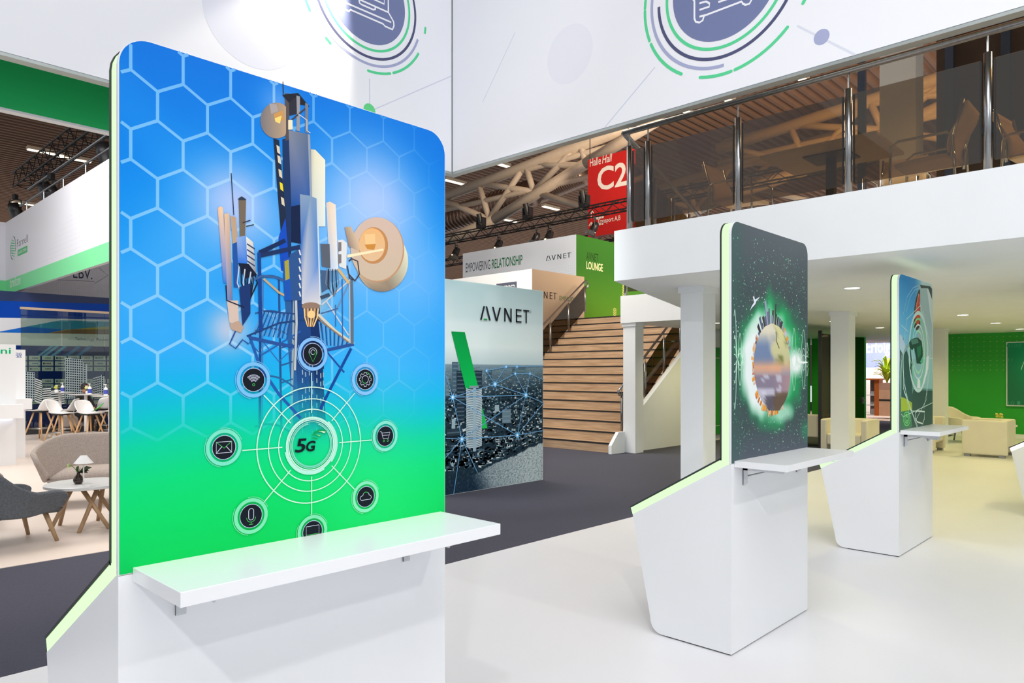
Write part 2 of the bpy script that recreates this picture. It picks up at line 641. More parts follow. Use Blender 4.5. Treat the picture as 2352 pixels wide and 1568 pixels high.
def kiosk(x0, y0, label, led=None, group=None):
    """white counter with a tall round-cornered graphic board; the front faces -Y"""
    led = led or M_LED
    k = thing('display_kiosk', (x0 + KW / 2, y0 + .25, 0), label, 'kiosk', group)
    x1 = x0 + KW
    arc = [(.53 - .052 * math.sin(t) - .012, .052 - .052 * math.cos(t) + .006) for t in [math.pi / 2 * q / 5 * 0 for q in (0,)]]
    prof = [(0, .008), (0, 1.083), (.016, 1.083), (.664, .712), (.535, .098)]
    for q in range(6):
        t = math.radians(12 + 78 * q / 5)
        prof.append((.456 + .078 * math.cos(t), .088 - .08 * math.sin(t)))
    prof.append((.44, .008))
    build('body', MB().prism([(y0 + a, b) for a, b in prof], 'x', x0, x1), M_WHITE, k)
    build('plinth', MB().box(x0 + .01, x1 - .01, y0 + .01, y0 + .43, 0, .008), M_DARK, k)
    board = build('graphic_board', MB().prism(rounded_top(x0, x1, 1.085, KH, .078), 'y', y0, y0 + .016), M_WHITE, k)
    mb = MB().prism(rounded_top(x0 + .003, x1 - .003, 1.09, KH - .003, .076), 'y', y0 + .016, y0 + .060)
    mb.prism([(y0 + .016, 1.083), (y0 + .062, 1.107), (y0 + .680, .752), (y0 + .666, .712)], 'x', x0 + .002, x1 - .002)
    build('led_strip', mb, led, k)
    mb = MB().prism(rounded_top(x0, x1, 1.10, KH, .078), 'y', y0 + .060, y0 + .070)
    mb.prism([(y0 + .060, 1.107), (y0 + .070, 1.113), (y0 + .686, .758), (y0 + .681, .750)], 'x', x0, x1)
    build('back_board', mb, M_DARK, k)
    sh = build('shelf', MB().box(x0 + .034, x0 + 1.07, y0 - .306, y0 - .001, SH - .036, SH), M_SHELF, k, bevel=.0015)
    for bx in (x0 + .14, x0 + .90):
        br = MB()
        br.box(bx, bx + .028, y0 - .0045, y0 - .001, SH - .15, SH - .036)
        br.prism([(y0 - .03, SH - .036), (y0 - .001, SH - .036), (y0 - .001, SH - .15), (y0 - .03, SH - .135)], 'x', bx, bx + .0025)
        br.box(bx, bx + .028, y0 - .26, y0 - .001, SH - .040, SH - .0362)
        br.prism([(y0 - .26, SH - .0365), (y0 - .001, SH - .0365), (y0 - .001, SH - .062), (y0 - .24, SH - .062)], 'x', bx, bx + .0025)
        b = build('bracket', br, M_GREYP, k)
        build('strut', MB().tube((bx + .014, y0 - .012, SH - .098), (bx + .014, y0 - .16, SH - .052), .004, 6), M_STEEL, b)
        for dz in (.06, .12):
            build('screw', MB().tube((bx + .018, y0 - .0045, SH - dz), (bx + .018, y0 - .007, SH - dz), .005, 8), M_DARK, b)
    return k, board


K1 = (.624, 1.981)
K2 = (3.783, 1.909)
K3 = (6.823, 1.884)
K4 = (9.75, .87)
k1, BOARD1 = kiosk(*K1, 'white kiosk with blue and green telecom tower graphic and 5G icons')
k2, BOARD2 = kiosk(*K2, 'white kiosk with dark starry graphic of a glowing globe')
k3, BOARD3 = kiosk(*K3, 'white kiosk with graphic of an electric car charging plug')
cbx = K3[0] + .86
build('cable_box', MB().box(cbx, cbx + .10, K3[1] - .10, K3[1] - .002, SH - .135, SH - .066), M_GREYP, k3, bevel=.006)
k4, BOARD4 = kiosk(*K4, 'white kiosk with white lit edge beside the cream armchair', M_LEDW)

# ------------------------------------------------------------------ hanging ring of white banners
BX, BY, BZ0, BZ1 = 6.30, 7.13, 4.25, 8.6
SLATE, MINT, NAVYR, LAV = (118, 128, 168), (92, 212, 152), (84, 88, 122), (166, 172, 206)
PALE, PAPER, ICON = (224, 227, 239), (237, 239, 245), (240, 242, 248)


def motif(pr, c, dark, lav, dashes):
    pr.up().disc(c, .556, SLATE, 64)
    pr.arc(c, .625, .03, 0, 360, MINT, 90)
    pr.arc(c, .719, .031, dark[0], dark[1], NAVYR)
    pr.arc(c, .803, .031, lav[0], lav[1], LAV)
    for a0, a1 in dashes:
        pr.arc(c, .885, .031, a0, a1, MINT)
        for q in (a0, a1):
            pr.disc((c[0] + .885 * math.cos(math.radians(q)), c[1] + .885 * math.sin(math.radians(q))), .0155, MINT, 10)


# face that runs along X
bl = thing('hanging_banner', (-1, BY + .06, BZ0), 'white hanging banner printed with a laptop icon in green and grey rings', 'banner')
build('frame', MB().box(-12, BX + .12, BY + .004, BY + .11, BZ0 - .03, BZ1), M_ALU, bl)
pl = Plane('y', BY)
pr = Print(pl, 0.0)
pr.poly([(-12, BZ0), (BX - .012, BZ0), (BX - .012, BZ1), (-12, BZ1)], PAPER)
pr.up().disc((3.547, 5.327), .543, PALE, 64)
pr.disc((0.4, 6.2), .7, PALE, 64)
pr.line([(4.993, 5.097), (4.995, 4.79)], .012, (205, 208, 224))
pr.line([(5.06, 4.75), (6.285, 5.514)], .014, (212, 215, 230))
pr.disc((4.993, 4.716), .086, (104, 214, 140), 32)
motif(pr, (4.964, 6.071), (0, 360), (150, 341), [(-89.5, -68), (-64.8, -29.8), (-9.1, -4.8), (-129, -124.6), (-170, -149.5), (20, 60)])
pr.up()
pr.line([(4.571, 5.96), (4.571, 5.875), (4.576, 5.851), (4.601, 5.80), (4.707, 5.795), (4.727, 5.82), (5.189, 5.817), (5.217, 5.799), (5.328, 5.797), (5.351, 5.851), (5.345, 5.899), (5.267, 5.985), (5.261, 6.35), (4.66, 6.35), (4.66, 5.985)], .021, ICON)
pr.line([(4.611, 5.877), (5.309, 5.879)], .021, ICON)
pr.line([(4.66, 5.985), (5.267, 5.985)], .021, ICON)
pr.line([(4.846, 5.978), (4.851, 5.945), (4.877, 5.937), (5.047, 5.937), (5.074, 5.951), (5.074, 5.978)], .021, ICON)
pr.line([(4.72, 6.063), (5.205, 6.063), (5.209, 6.28), (4.72, 6.28)], .021, ICON, closed=True)
pr.build('textile', bl, M_INKLIT)

# face that runs along -Y
br = thing('hanging_banner', (BX + .06, -1, BZ0), 'white hanging banner printed with a hand icon, above the balcony railing', 'banner')
build('frame', MB().box(BX + .004, BX + .11, -12, BY, BZ0 - .03, BZ1), M_ALU, br)
pl = Plane('x', BX)
pr = Print(pl, 0.0)
pr.poly([(-BY + .012, BZ0), (12, BZ0), (12, BZ1), (-BY + .012, BZ1)], PAPER)
pr.up().disc((-5.137, 5.196), .33, (231, 233, 242), 48)
pr.line([(-2.557, 4.653), (-2.074, 4.252)], .018, (216, 220, 233))
pr.line([(-4.0125, 4.718), (-4.64, 4.256)], .012, (205, 210, 226))
pr.line([(-6.55, 5.02), (-5.98, 5.72)], .010, (212, 215, 228))
pr.up().disc((-2.3465, 4.487), .067, LAV, 32)
motif(pr, (-3.248, 5.3165), (180, 400), (100, 269.6), [(130, 177.5), (179.2, 200.5), (203.3, 238.7), (253.2, 274.4), (276.9, 313), (327, 342), (20, 60)])
pr.up()
pr.line([(-3.577, 5.55), (-3.577, 5.25), (-3.564, 5.232), (-3.564, 5.06), (-3.55, 5.025), (-3.51, 5.003), (-3.475, 5.012), (-3.463, 5.045), (-3.451, 5.052), (-3.075, 5.052), (-3.065, 5.03), (-3.037, 5.007), (-2.999, 5.004), (-2.978, 5.032), (-2.97, 5.3)], .019, ICON)
pr.line([(-3.51, 5.061), (-3.44, 5.052)], .019, ICON)
pr.line([(-3.51, 5.191), (-3.439, 5.182), (-3.404, 5.153), (-3.404, 5.121), (-3.51, 5.126)], .019, ICON)
pr.line([(-3.311, 5.131), (-3.1, 5.12)], .019, ICON)
pr.build('textile', br, M_INKLIT)

# ------------------------------------------------------------------ staircase
M_OAK = wood('oak_laminate', (196, 166, 134), (158, 128, 98), 5.0, (6, 0.35, 6))
NS, RI, TD, SX0, SY0, SY1 = 16, DECK / 16, .285, 11.70, 8.41, 12.85
st = thing('staircase', (SX0, (SY0 + SY1) / 2, 0), 'wide oak staircase with black nosings rising to the mezzanine', 'staircase')
M_NOSE = mat('black_stair_nosing', (20, 20, 22), 0.6)
for k in range(1, NS + 1):
    x = SX0 + (k - 1) * TD
    s = build('step', MB().box(x, x + TD + (0 if k < NS else .03), SY0, SY1, (k - 1) * RI, k * RI - .006), M_OAK, st)
    build('nosing', MB().box(x - .006, x + .035, SY0, SY1, k * RI - .03, k * RI), M_NOSE, s)
    build('tread', MB().box(x + .036, x + TD + (0 if k < NS else .03), SY0, SY1, k * RI - .006, k * RI - .001), M_OAK, s)
for y0 in (SY0 - .012, SY1):
    if y0 > 10:
        build('stringer', MB().prism([(SX0 - .05, 0), (16.2, 0), (16.2, DECK), (SX0 - .05, .06)], 'y', y0, y0 + .03), M_WALLW, st)
build('stringer_foot', MB().prism([(SX0 - .18, 0), (11.97, 0), (11.97, .42), (SX0 + .06, .42), (SX0 - .18, .17)], 'y', 8.33, 8.405), M_WALLW, st)

M_SMOKE = glass('smoked_glass', (.30, .25, .17), .03)
M_SMOKE2 = glass('smoked_balcony_glass', (.52, .42, .27), .05)


def stair_rail(yp, label, xs, p0, p1, bend0, bend1):
    """handrail through two points p0 p1 (x, z) with posts at xs"""
    r = st
    sl = (p1[1] - p0[1]) / (p1[0] - p0[0])
    h = lambda x: p0[1] + (x - p0[0]) * sl
    pts = [Vector((p0[0], yp, h(p0[0]))), Vector((p1[0], yp, h(p1[0])))]
    a, b = pts
    if bend0:
        pts = [a + Vector((.07, 0, -.11)), a + Vector((-.02, 0, -.12)), a + Vector((-.07, 0, -.06))] + pts
    if bend1:
        pts = pts + [b + Vector((.10, 0, .03)), b + Vector((.17, 0, -.03)), b + Vector((.17, 0, -.12)), b + Vector((.12, 0, -.16))]
    build('handrail', MB().path(pts, .026, 10), M_STEEL, r, smooth=True)
    foot = lambda x: (math.floor((x - SX0) / TD) + 1) * RI if x > SX0 else 0
    for x in xs:
        p = build('post', MB().tube((x, yp, foot(x)), (x, yp, h(x) - .14), .024, 12), M_STEEL, r, smooth=True)
        build('pin', MB().tube((x, yp, h(x) - .14), (x, yp, h(x)), .007, 6), M_STEEL, p)
    for x0, x1 in zip(xs, xs[1:]):
        build('glass_pane', MB().prism([(x0 + .05, h(x0) - .86), (x1 - .05, h(x1) - .86), (x1 - .05, h(x1) - .16), (x0 + .05, h(x0) - .16)], 'y', yp - .005, yp + .005), M_SMOKE, r)
    return r


def xz(u, v, y):
    p = ony(u, v, y)
    return (p.x, p.z)


yl = 12.72
stair_rail(yl, 'steel and smoked glass railing on the stairs beside the sign box with a shade-toned side',
           [ony(u, 800, yl).x for u in (1222, 1264, 1306, 1344)], xz(1200, 795, yl), xz(1342, 647, yl), True, True)
yr = 8.52
stair_rail(yr, 'steel and smoked glass railing on the stairs behind the white column',
           [ony(u, 900, yr).x for u in (1428, 1482, 1525, 1562)], xz(1424, 893, yr), xz(1562, 712, yr), True, False)

# ------------------------------------------------------------------ balcony railing
RX, RAILZ = 6.49, 4.21
rail = thing('balcony_railing', (RX, 1.5, DECK), 'steel balcony railing with smoked glass panes on the white mezzanine', 'railing')
corner = Vector((RX, 4.53, RAILZ))
side_end = Vector((11.9, 6.40, RAILZ))
build('handrail', MB().tube(corner, (RX, -6.0, RAILZ), .03, 14), M_STEEL, rail, smooth=True)
build('handrail', MB().tube(corner, side_end, .03, 14), M_STEEL, rail, smooth=True)
ys = [4.455, 4.22, 3.205, 2.19, 1.17, .15, -.87, -1.89]


def post(x, y):
    p = MB().tube((x, y, DECK), (x, y, 4.05), .030, 14)
    o = build('post', p, M_STEEL, rail, smooth=True)
    build('pin', MB().tube((x, y, 4.05), (x, y, RAILZ), .008, 6), M_STEEL, o)


for y in ys:
    post(RX, y)
for y0, y1 in zip(ys, ys[1:]):
    if y0 - y1 > .15:
        build('glass_pane', MB().box(RX - .004, RX + .004, y1 + .045, y0 - .045, DECK + .075, 4.0), M_SMOKE2, rail)
        for yy in (y0 - .05, y1 + .04):
            build('glass_clamp', MB().box(RX - .008, RX + .008, yy, yy + .012, DECK + .09, 3.99), M_BLACK, rail)
d = (side_end - corner).normalized()
for k in range(1, 6):
    p = corner + d * (k * 1.12 - .85)
    post(p.x, p.y)
for k in range(1, 5):
    p = corner + d * (k * 1.12 - .85 + .05)
    q = corner + d * (k * 1.12 - .85 + 1.07)
    n = Vector((-d.y, d.x, 0)) * .004
    build('glass_pane', MB().add([p + n - Vector((0, 0, .98)), q + n - Vector((0, 0, .98)), q + n - Vector((0, 0, .22)), p + n - Vector((0, 0, .22)),
                                  p - n - Vector((0, 0, .98)), q - n - Vector((0, 0, .98)), q - n - Vector((0, 0, .22)), p - n - Vector((0, 0, .22))],
                                 [(0, 1, 2, 3), (7, 6, 5, 4), (0, 4, 5, 1), (1, 5, 6, 2), (2, 6, 7, 3), (3, 7, 4, 0)]), M_SMOKE2, rail)
landing = thing('balcony_railing', (12.0, 7.4, DECK), 'steel railing above the white column at the stairs', 'railing')
build('handrail', MB().tube((12.0, 8.36, RAILZ), (12.0, 6.55, RAILZ), .03, 12), M_STEEL, landing, smooth=True)
for y in (8.33, 7.45, 6.6):
    build('post', MB().tube((12.0, y, DECK), (12.0, y, RAILZ), .03, 12), M_STEEL, landing, smooth=True)
for y in (7.5, 6.65):
    build('glass_pane', MB().box(11.996, 12.004, y, y + .78, DECK + .08, 4.0), M_SMOKE2, landing)

# ------------------------------------------------------------------ sign boxes beyond the aisle
M_TOWER = mat('sign_box_edge', (214, 222, 224), 0.5)
tw = thing('sign_tower', (7.12, 7.5, 0), 'square sign tower with a network city photograph and green slash', 'sign')
build('box', MB().box(6.0, 8.087, 7.103, 8.2, 0, 2.826), M_TOWER, tw)
tower_plane = Plane('y', 7.103)

cE = atd(1222, 617, 19.5)
eb = thing('sign_box', (cE.x + 1, cE.y + 1, 0), 'sign box with one bright white side and one side toned as warm shade, beside the stairs', 'sign')
xr = ony(1342, 634, cE.y).x
build('box', MB().box(cE.x + .003, xr, cE.y + .003, cE.y + 8, 0, cE.z), M_TOWER, eb)
pe = Plane('y', cE.y)
pr = Print(pe, 0.0)
pr.poly([(cE.x, 0), (xr, 0), (xr, cE.z), (cE.x, cE.z)], (196, 172, 146))  # warm light and shade of this side are put into its colour
pr.up()
a0, b0 = pe.px(1237.5, 687); a1, b1 = pe.px(1281, 672)
lw_ = (pe.px(1281, 685)[0] - pe.px(1225, 685)[0])
zb = pe.px(1252, 685)[1]; zt = pe.px(1252, 669.5)[1]
avnet_logo(pr, pe.px(1281, 680)[0] - lw_ * 1.05, zb, lw_, zt - zb, (40, 36, 36))
pr.text('EMBEDDED', pe.px(1285, 685)[0], zb - .005, pe.px(1329, 685)[0] - pe.px(1285, 685)[0], (zt - zb) * .66, (60, 110, 50), .0)
for i in range(34):
    for j in range(9):
        a, b = cE.x + .25 + i * .06, zb - .12 - j * .055
        pr.poly([(a - .006, b - .006), (a + .006, b - .006), (a + .006, b + .006), (a - .006, b + .006)], (168, 144, 118))
pr.build('shade_toned_print', eb)
px_ = Plane('x', cE.x)
pr = Print(px_, 0.0)
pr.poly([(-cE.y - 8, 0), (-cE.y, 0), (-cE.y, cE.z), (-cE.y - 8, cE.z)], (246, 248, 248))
q0 = px_.px(1140, 664); q1 = px_.px(1187, 646)
pr.up().poly([(q0[0], q0[1] - .5), (q1[0], q0[1] - .5), q1, (q0[0], q1[1])], (96, 100, 116))
pr.up().text('EMBEDDED', q0[0] + .06, q1[1] - .27, (q1[0] - q0[0]) - .12, .19, (242, 244, 246), .012)
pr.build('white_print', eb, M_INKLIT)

cL = atd(1323.5, 538, 22)
lg = thing('sign_box', (cL.x + 2, cL.y + 1, DECK), 'tall sign box with a grey cloud print and a green lounge side', 'sign')
yfar = onx(1063, 582, cL.x).y
build('box', MB().box(cL.x + .003, cL.x + 7, cL.y + .003, yfar, DECK, cL.z), M_TOWER, lg)
pg = Plane('y', cL.y)
pr = Print(pg, 0.0)
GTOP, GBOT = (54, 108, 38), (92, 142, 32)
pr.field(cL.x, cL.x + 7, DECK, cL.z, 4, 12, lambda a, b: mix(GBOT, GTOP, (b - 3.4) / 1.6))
pr.up()
t0 = pg.px(1347, 596.5); t1 = pg.px(1374, 577)
pr.text('AVNET', t0[0], t0[1], t1[0] - t0[0], pg.px(1347, 578)[1] - t0[1], (34, 54, 26), .0)
t0 = pg.px(1347, 617.5); t1 = pg.px(1384.5, 600)
pr.text('LOUNGE', t0[0], t0[1], t1[0] - t0[0], pg.px(1347, 599.5)[1] - t0[1], (240, 228, 178), .014)
for base_u, base_v, n in ((1412, 735, 7), (1433, 685, 9)):
    a, b = pg.px(base_u, base_v)
    for j in range(n):
        for sgn in (-1, 1):
            pr.poly([(a, b + j * .055 + .05), (a + sgn * .09, b + j * .055), (a + sgn * .09, b + j * .055 + .024), (a, b + j * .055 + .074)], (226, 214, 130))
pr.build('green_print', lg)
pw = Plane('x', cL.x)
pr = Print(pw, 0.0)
ya, yb = -yfar, -cL.y
random.seed(3)
bl_ = [(random.uniform(ya, yb), random.uniform(5, 5.8), random.uniform(.3, .9)) for _ in range(14)]


def cloud(a, b):
    c = (205, 210, 219)
    for x, z, r in bl_:
        c = mix(c, (178, 182, 190), .22 * math.exp(-((a - x) ** 2 + ((b - z) * 2) ** 2) / r ** 2))
    return c


pr.field(ya, yb, DECK, cL.z, 60, 20, cloud)
pr.up()
t0 = pw.px(1070, 627); t1 = pw.px(1126, 605)
hh = (pw.px(1070, 606)[1] - t0[1])
pr.text('EMPOWERING', t0[0], t0[1] + .02, t1[0] - t0[0], hh, (52, 58, 74), .0)
t2 = pw.px(1130, 616); t3 = pw.px(1200, 593)
pr.text('RELATIONSHIP', t2[0], t0[1] + .02, t3[0] - t2[0], hh, (28, 104, 62), .012)
t4 = pw.px(1254, 599); t5 = pw.px(1312, 577)
avnet_logo(pr, t4[0], t4[1], (t5[0] - t4[0]) * .98, t5[1] - t4[1] - .03)
for i in range(24):
    for j in range(4):
        a, b = yb - .08 - i * .075, t4[1] - .25 - j * .08 - i * .004
        pr.poly([(a - .007, b - .007), (a + .007, b - .007), (a + .007, b + .007), (a - .007, b + .007)], (160, 168, 178))
pr.build('cloud_print', lg)

# ------------------------------------------------------------------ graphic of the first kiosk: telecom tower
P1 = Plane('y', K1[1])
glows = [(540, 470, .14, (206, 206, 240), .85), (860, 470, .22, (196, 206, 244), .85), (800, 560, .22, (170, 205, 248), .6), (525, 755, .07, (226, 206, 214), .8),
         (640, 240, .07, (150, 180, 240), .5), (720, 690, .06, (240, 205, 180), .6), (960, 640, .2, (150, 196, 248), .5), (430, 560, .16, (120, 190, 245), .35),
         (330, 690, .16, (90, 180, 245), .35), (880, 820, .25, (110, 200, 250), .35), (860, 1110, .25, (60, 235, 130), .4)]
glows = [(P1.px(u, v), r, c, k) for u, v, r, c, k in glows]
SKY = [(1.08, (0, 203, 90)), (1.2, (0, 214, 104)), (1.30, (0, 216, 122)), (1.40, (0, 208, 158)), (1.47, (0, 194, 198)), (1.55, (16, 178, 228)), (1.65, (36, 166, 240)), (1.85, (20, 150, 236)), (2.1, (0, 134, 230)), (2.46, (0, 112, 214))]


def sky1(a, b):
    c = ramp(SKY, b + .03 * math.sin(a * 5))
    w = .5 + .5 * math.sin(9 * (b + .75 * a) + 2.2 * math.sin(4 * a + 2 * b))
    if b > 1.6:
        c = mix(c, (70, 170, 245), .35 * max(0, w - .55))
    for (x, z), r, col, k in glows:
        d2 = ((a - x) ** 2 + (b - z) ** 2) / r ** 2
        if d2 < 5:
            c = mix(c, col, k * math.exp(-d2 * 1.2))
    return c


x0, x1 = K1[0], K1[0] + KW
cx_, r_ = .078, .078
outline = rounded_top(x0 + .002, x1 - .002, 1.087, KH - .002, .076, 8)
pr = Print(P1, .0012, .0004)
pr.field(x0 + .002, x1 - .002, 1.087, KH - .078, 90, 110, sky1)
pr.field(x0 + .078, x1 - .078, KH - .078, KH - .002, 76, 7, sky1)
for side in (0, 1):
    n = 10
    ccx = x0 + .078 if side == 0 else x1 - .078
    for k in range(n):
        t0, t1 = math.pi / 2 * k / n, math.pi / 2 * (k + 1) / n
        sg = -1 if side == 0 else 1
        pr.poly([(ccx, KH - .078), (ccx + sg * .076 * math.cos(t0), KH - .078 + .076 * math.sin(t0)), (ccx + sg * .076 * math.cos(t1), KH - .078 + .076 * math.sin(t1))], sky1)
pr.build('sky_print', BOARD1)

# honeycomb lines that fade out to the right and below
pr = Print(P1, .00128, .00002)
pr.auto = False
ED, PW, RP = .0765, .1315, .1147


def inside1(a, b):
    if not (x0 + .003 < a < x1 - .003 and 1.09 < b < KH - .003):
        return False
    if b > KH - .078:
        for ccx, sg in ((x0 + .078, -1), (x1 - .078, 1)):
            if (a - ccx) * sg > 0 and (a - ccx) ** 2 + (b - KH + .078) ** 2 > .075 ** 2:
                return False
    return True


def hexcol(a, b):
    al = .62 * max(0, min(1, (1.72 - a) / .75)) * max(0, min(1, (b - 1.36) / .25))
    if a > 1.2 and b > 1.5:
        al = max(al, .2 * max(0, min(1, (1.72 - a) / .2)))
    return mix(sky1(a, b), (178, 218, 245), al)


def seg1(p, q, w):
    n = 20
    for k in range(n):
        u = [p[0] + (q[0] - p[0]) * k / n, p[1] + (q[1] - p[1]) * k / n]
        v = [p[0] + (q[0] - p[0]) * (k + 1) / n, p[1] + (q[1] - p[1]) * (k + 1) / n]
        if inside1(*u) and inside1(*v):
            pr.line([u, v], w, hexcol)


for ci in range(-1, 10):
    for ri in range(-1, 10):
        a = .653 + ci * PW + (PW / 2 if ri % 2 else 0)
        zc = 2.416 - ri * RP
        t, bt = zc + ED / 2, zc - ED / 2
        w = .0082 if a < 1.25 else .006
        if zc < 1.42:
            continue
        pr.layer = 0
        seg1((a, t), (a, bt), w)
        pr.layer = 1
        seg1((a, bt), (a - PW / 2, bt - ED / 2), w)
        pr.layer = 2
        seg1((a, bt), (a + PW / 2, bt - ED / 2), w)
pr.build('honeycomb_print', BOARD1)

# the tower itself, traced as flat shapes
pr = Print(P1, .0014, .000008)
T = lambda pts, col: pr.up().poly(pts, col, px=True)


def L(pts, wpx, col):
    a, b = P1.px(*pts[0]), P1.px(pts[0][0] + 1, pts[0][1])
    pr.up().line(pts, (b[0] - a[0]) * wpx * 1.0, col, px=True)


def fadecol(u, v, col):
    a, b = P1.px(u, v)
    return mix(sky1(a, b), col, max(0, min(1, (1010 - v) / 150)) if v > 860 else 1)


DB, MB_, LB, GRY, BON, KHA, BRN, WHT, DK = (24, 48, 92), (40, 92, 160), (126, 164, 208), (196, 204, 214), (226, 218, 190), (120, 108, 92), (96, 80, 70), (228, 232, 236), (20, 26, 40)
# mast: fades into the green further down
for (ua, ub, uc, ud, col) in ((664, 704, 692, 732, (30, 70, 132)), (704, 730, 732, 750, (16, 46, 100)), (650, 664, 676, 692, (44, 92, 150))):
    v0, v1 = 640, 1010
    n = 8
    for k in range(n):
        f0, f1 = k / n, (k + 1) / n
        va, vb = v0 + (v1 - v0) * f0, v0 + (v1 - v0) * f1
        qa = [(ua + (uc - ua) * f0, va), (ub + (ud - ub) * f0, va), (ub + (ud - ub) * f1, vb), (ua + (uc - ua) * f1, vb)]
        pr.poly(qa, [fadecol(u, v, col) for u, v in qa], px=True)
pr.up()
for u in (693, 700, 709, 716, 726, 735, 741):
    for k in range(9):
        v = 830 + k * 19 + (u * 7 % 11)
        q = [(u, v), (u + 2.4, v), (u + 2.6, v + 11), (u + .2, v + 11)]
        pr.poly(q, [fadecol(a, b, (150, 176, 190) if (u + k) % 3 else (30, 60, 110)) for a, b in q], px=True)
# cage ladder at the left
for u0, u1, w, col in ((598, 596, 6, (30, 66, 130)), (676, 668, 5, (150, 170, 180)), (640, 646, 5, (36, 80, 140)), (604, 601, 3, (70, 120, 180))):
    n = 8
    va, vb = 640, 1000
    for k in range(n):
        f0, f1 = k / n, (k + 1) / n
        q = [(u0 + (u1 - u0) * f0 - w / 2, va + (vb - va) * f0), (u0 + (u1 - u0) * f0 + w / 2, va + (vb - va) * f0), (u0 + (u1 - u0) * f1 + w / 2, va + (vb - va) * f1), (u0 + (u1 - u0) * f1 - w / 2, va + (vb - va) * f1)]
        pr.poly(q, [fadecol(a, b, col) for a, b in q], px=True)
pr.up()
for v in (640, 720, 760, 870, 980):
    pts = [(585 + 94 * k / 12, v - 16 * math.sin(math.pi * k / 12) + 22 * k / 12) for k in range(13)]
    L(pts, 4, fadecol(630, v, (44, 92, 150)))
for v in (800, 840, 880, 915):
    L([(642, v), (672, v - 10)], 3, fadecol(650, v, (40, 84, 140)))
# outriggers below the platform
L([(572, 770), (596, 840), (640, 905), (690, 960)], 7, (34, 92, 170))
L([(806, 800), (780, 850), (752, 905), (735, 940)], 6, (20, 70, 150))
L([(572, 785), (600, 815), (690, 760)], 4, (40, 96, 170))
L([(735, 790), (790, 855)], 4, (30, 80, 160))
L([(600, 780), (640, 830), (672, 800)], 3, (50, 110, 180))
# platform gratings
for n in range(16):
    f = n / 15
    L([(604 + 66 * f, 714 + 6 * f), (580 + 78 * f, 768 + 10 * f)], 2.6, (34, 84, 150) if n % 2 else (96, 150, 205))
for n in range(14):
    f = n / 13
    L([(732 + 66 * f, 738 + 46 * f), (738 + 54 * f, 792 + 4 * f)], 2.6, (30, 74, 140) if n % 2 else (110, 160, 210))
L([(566, 772), (640, 742), (690, 735), (734, 722)], 4, (30, 66, 120))
L([(604, 714), (734, 726)], 3, (36, 70, 130))
L([(730, 722), (770, 760), (812, 790)], 6, (214, 206, 186))
L([(812, 790), (740, 806), (640, 790), (572, 775)], 6, (40, 80, 150))
L([(700, 700), (740, 740), (800, 786)], 3, (150, 120, 92))
# right frame of the platform
L([(806, 640), (808, 700), (808, 790)], 7, (96, 112, 130))
L([(802, 640), (803, 786)], 2.5, (190, 196, 200))
L([(738, 700), (806, 640)], 3, (206, 206, 206))
L([(748, 690), (800, 770)], 3, (200, 206, 214))
L([(770, 716), (806, 640)], 2.5, (120, 140, 170))
L([(785, 640), (786, 780)], 2.5, (60, 100, 160))
L([(770, 700), (770, 750)], 2, (60, 100, 160))
L([(736, 720), (776, 708)], 2.5, (70, 100, 150))
# upper mast: ladder, pole, head frame
T([(648, 320), (668, 316), (668, 640), (652, 640)], (26, 52, 96))
T([(627, 318), (640, 322), (660, 540), (645, 545)], (30, 42, 66))
for v, yl_ in ((333, 0), (356, 0), (388, 0), (418, 1), (452, 0)):
    T([(634 + (v - 333) * .085, v), (641 + (v - 333) * .085, v + 4), (643 + (v - 333) * .085, v + 22), (636 + (v - 333) * .085, v + 17)], (238, 214, 40) if yl_ else (222, 208, 180))
T([(639, 545), (655, 500), (664, 620), (645, 622)], (20, 76, 190))
T([(653, 215), (663, 215), (664, 320), (655, 324)], (86, 78, 80))
L([(649, 188), (650, 216)], 2, (40, 50, 70))
T([(647, 218), (684, 214), (711, 246), (700, 242), (664, 238)], (34, 36, 46))
T([(680, 220), (688, 222), (688, 302), (680, 300)], (150, 150, 156))
T([(700, 236), (707, 240), (707, 306), (700, 304)], (120, 124, 134))
T([(663, 236), (680, 222), (681, 262), (664, 266)], (44, 46, 58))
L([(664, 280), (700, 250)], 3, (60, 64, 76))
L([(684, 262), (704, 276), (704, 300), (712, 306)], 2, (206, 210, 216))
T([(661, 276), (671, 276), (671, 298), (661, 298)], (240, 226, 190))
# small dish
c0 = [(634 + 37 * math.cos(t), 277 + 41 * math.sin(t)) for t in [math.radians(20 + 320 * k / 24 + 10) for k in range(25)]]
T([(min(u, 656), v) for u, v in c0], [mix((120, 116, 120), (186, 158, 128), (u - 597) / 60) for u, v in c0])
T([(618, 238), (634, 240), (638, 256), (622, 262)], (170, 160, 158))
T([(628, 262), (648, 254), (652, 276), (632, 282)], (206, 150, 84))
T([(630, 272), (646, 266), (642, 284), (632, 280)], (255, 214, 120))
# big panel antennas
q = [(662, 299), (706, 308), (712, 480), (668, 474)]
T(q, [(130, 136, 150), (96, 112, 136), (28, 88, 166), (24, 78, 154)])
T([(706, 308), (711, 310), (718, 480), (712, 480)], (150, 160, 178))
q = [(713, 343), (723, 344), (746, 368), (746, 520), (718, 520)]
T(q, [(200, 196, 168), (232, 226, 196), (240, 236, 212), (226, 232, 226), (206, 214, 206)])
T([(668, 474), (690, 470), (690, 560), (668, 556)], (18, 34, 70))
T([(688, 446), (712, 450), (726, 456), (732, 600), (734, 700), (692, 698), (690, 560)], [(140, 160, 184), (130, 156, 186), (120, 150, 184), (64, 132, 206), (220, 214, 212), (206, 206, 214), (44, 108, 190)])
T([(726, 456), (729, 457), (736, 700), (733, 700)], (210, 220, 228))
q = [(713 + 21 * math.cos(math.radians(t)), 703 + 9 * math.sin(math.radians(t))) for t in range(0, 360, 15)]
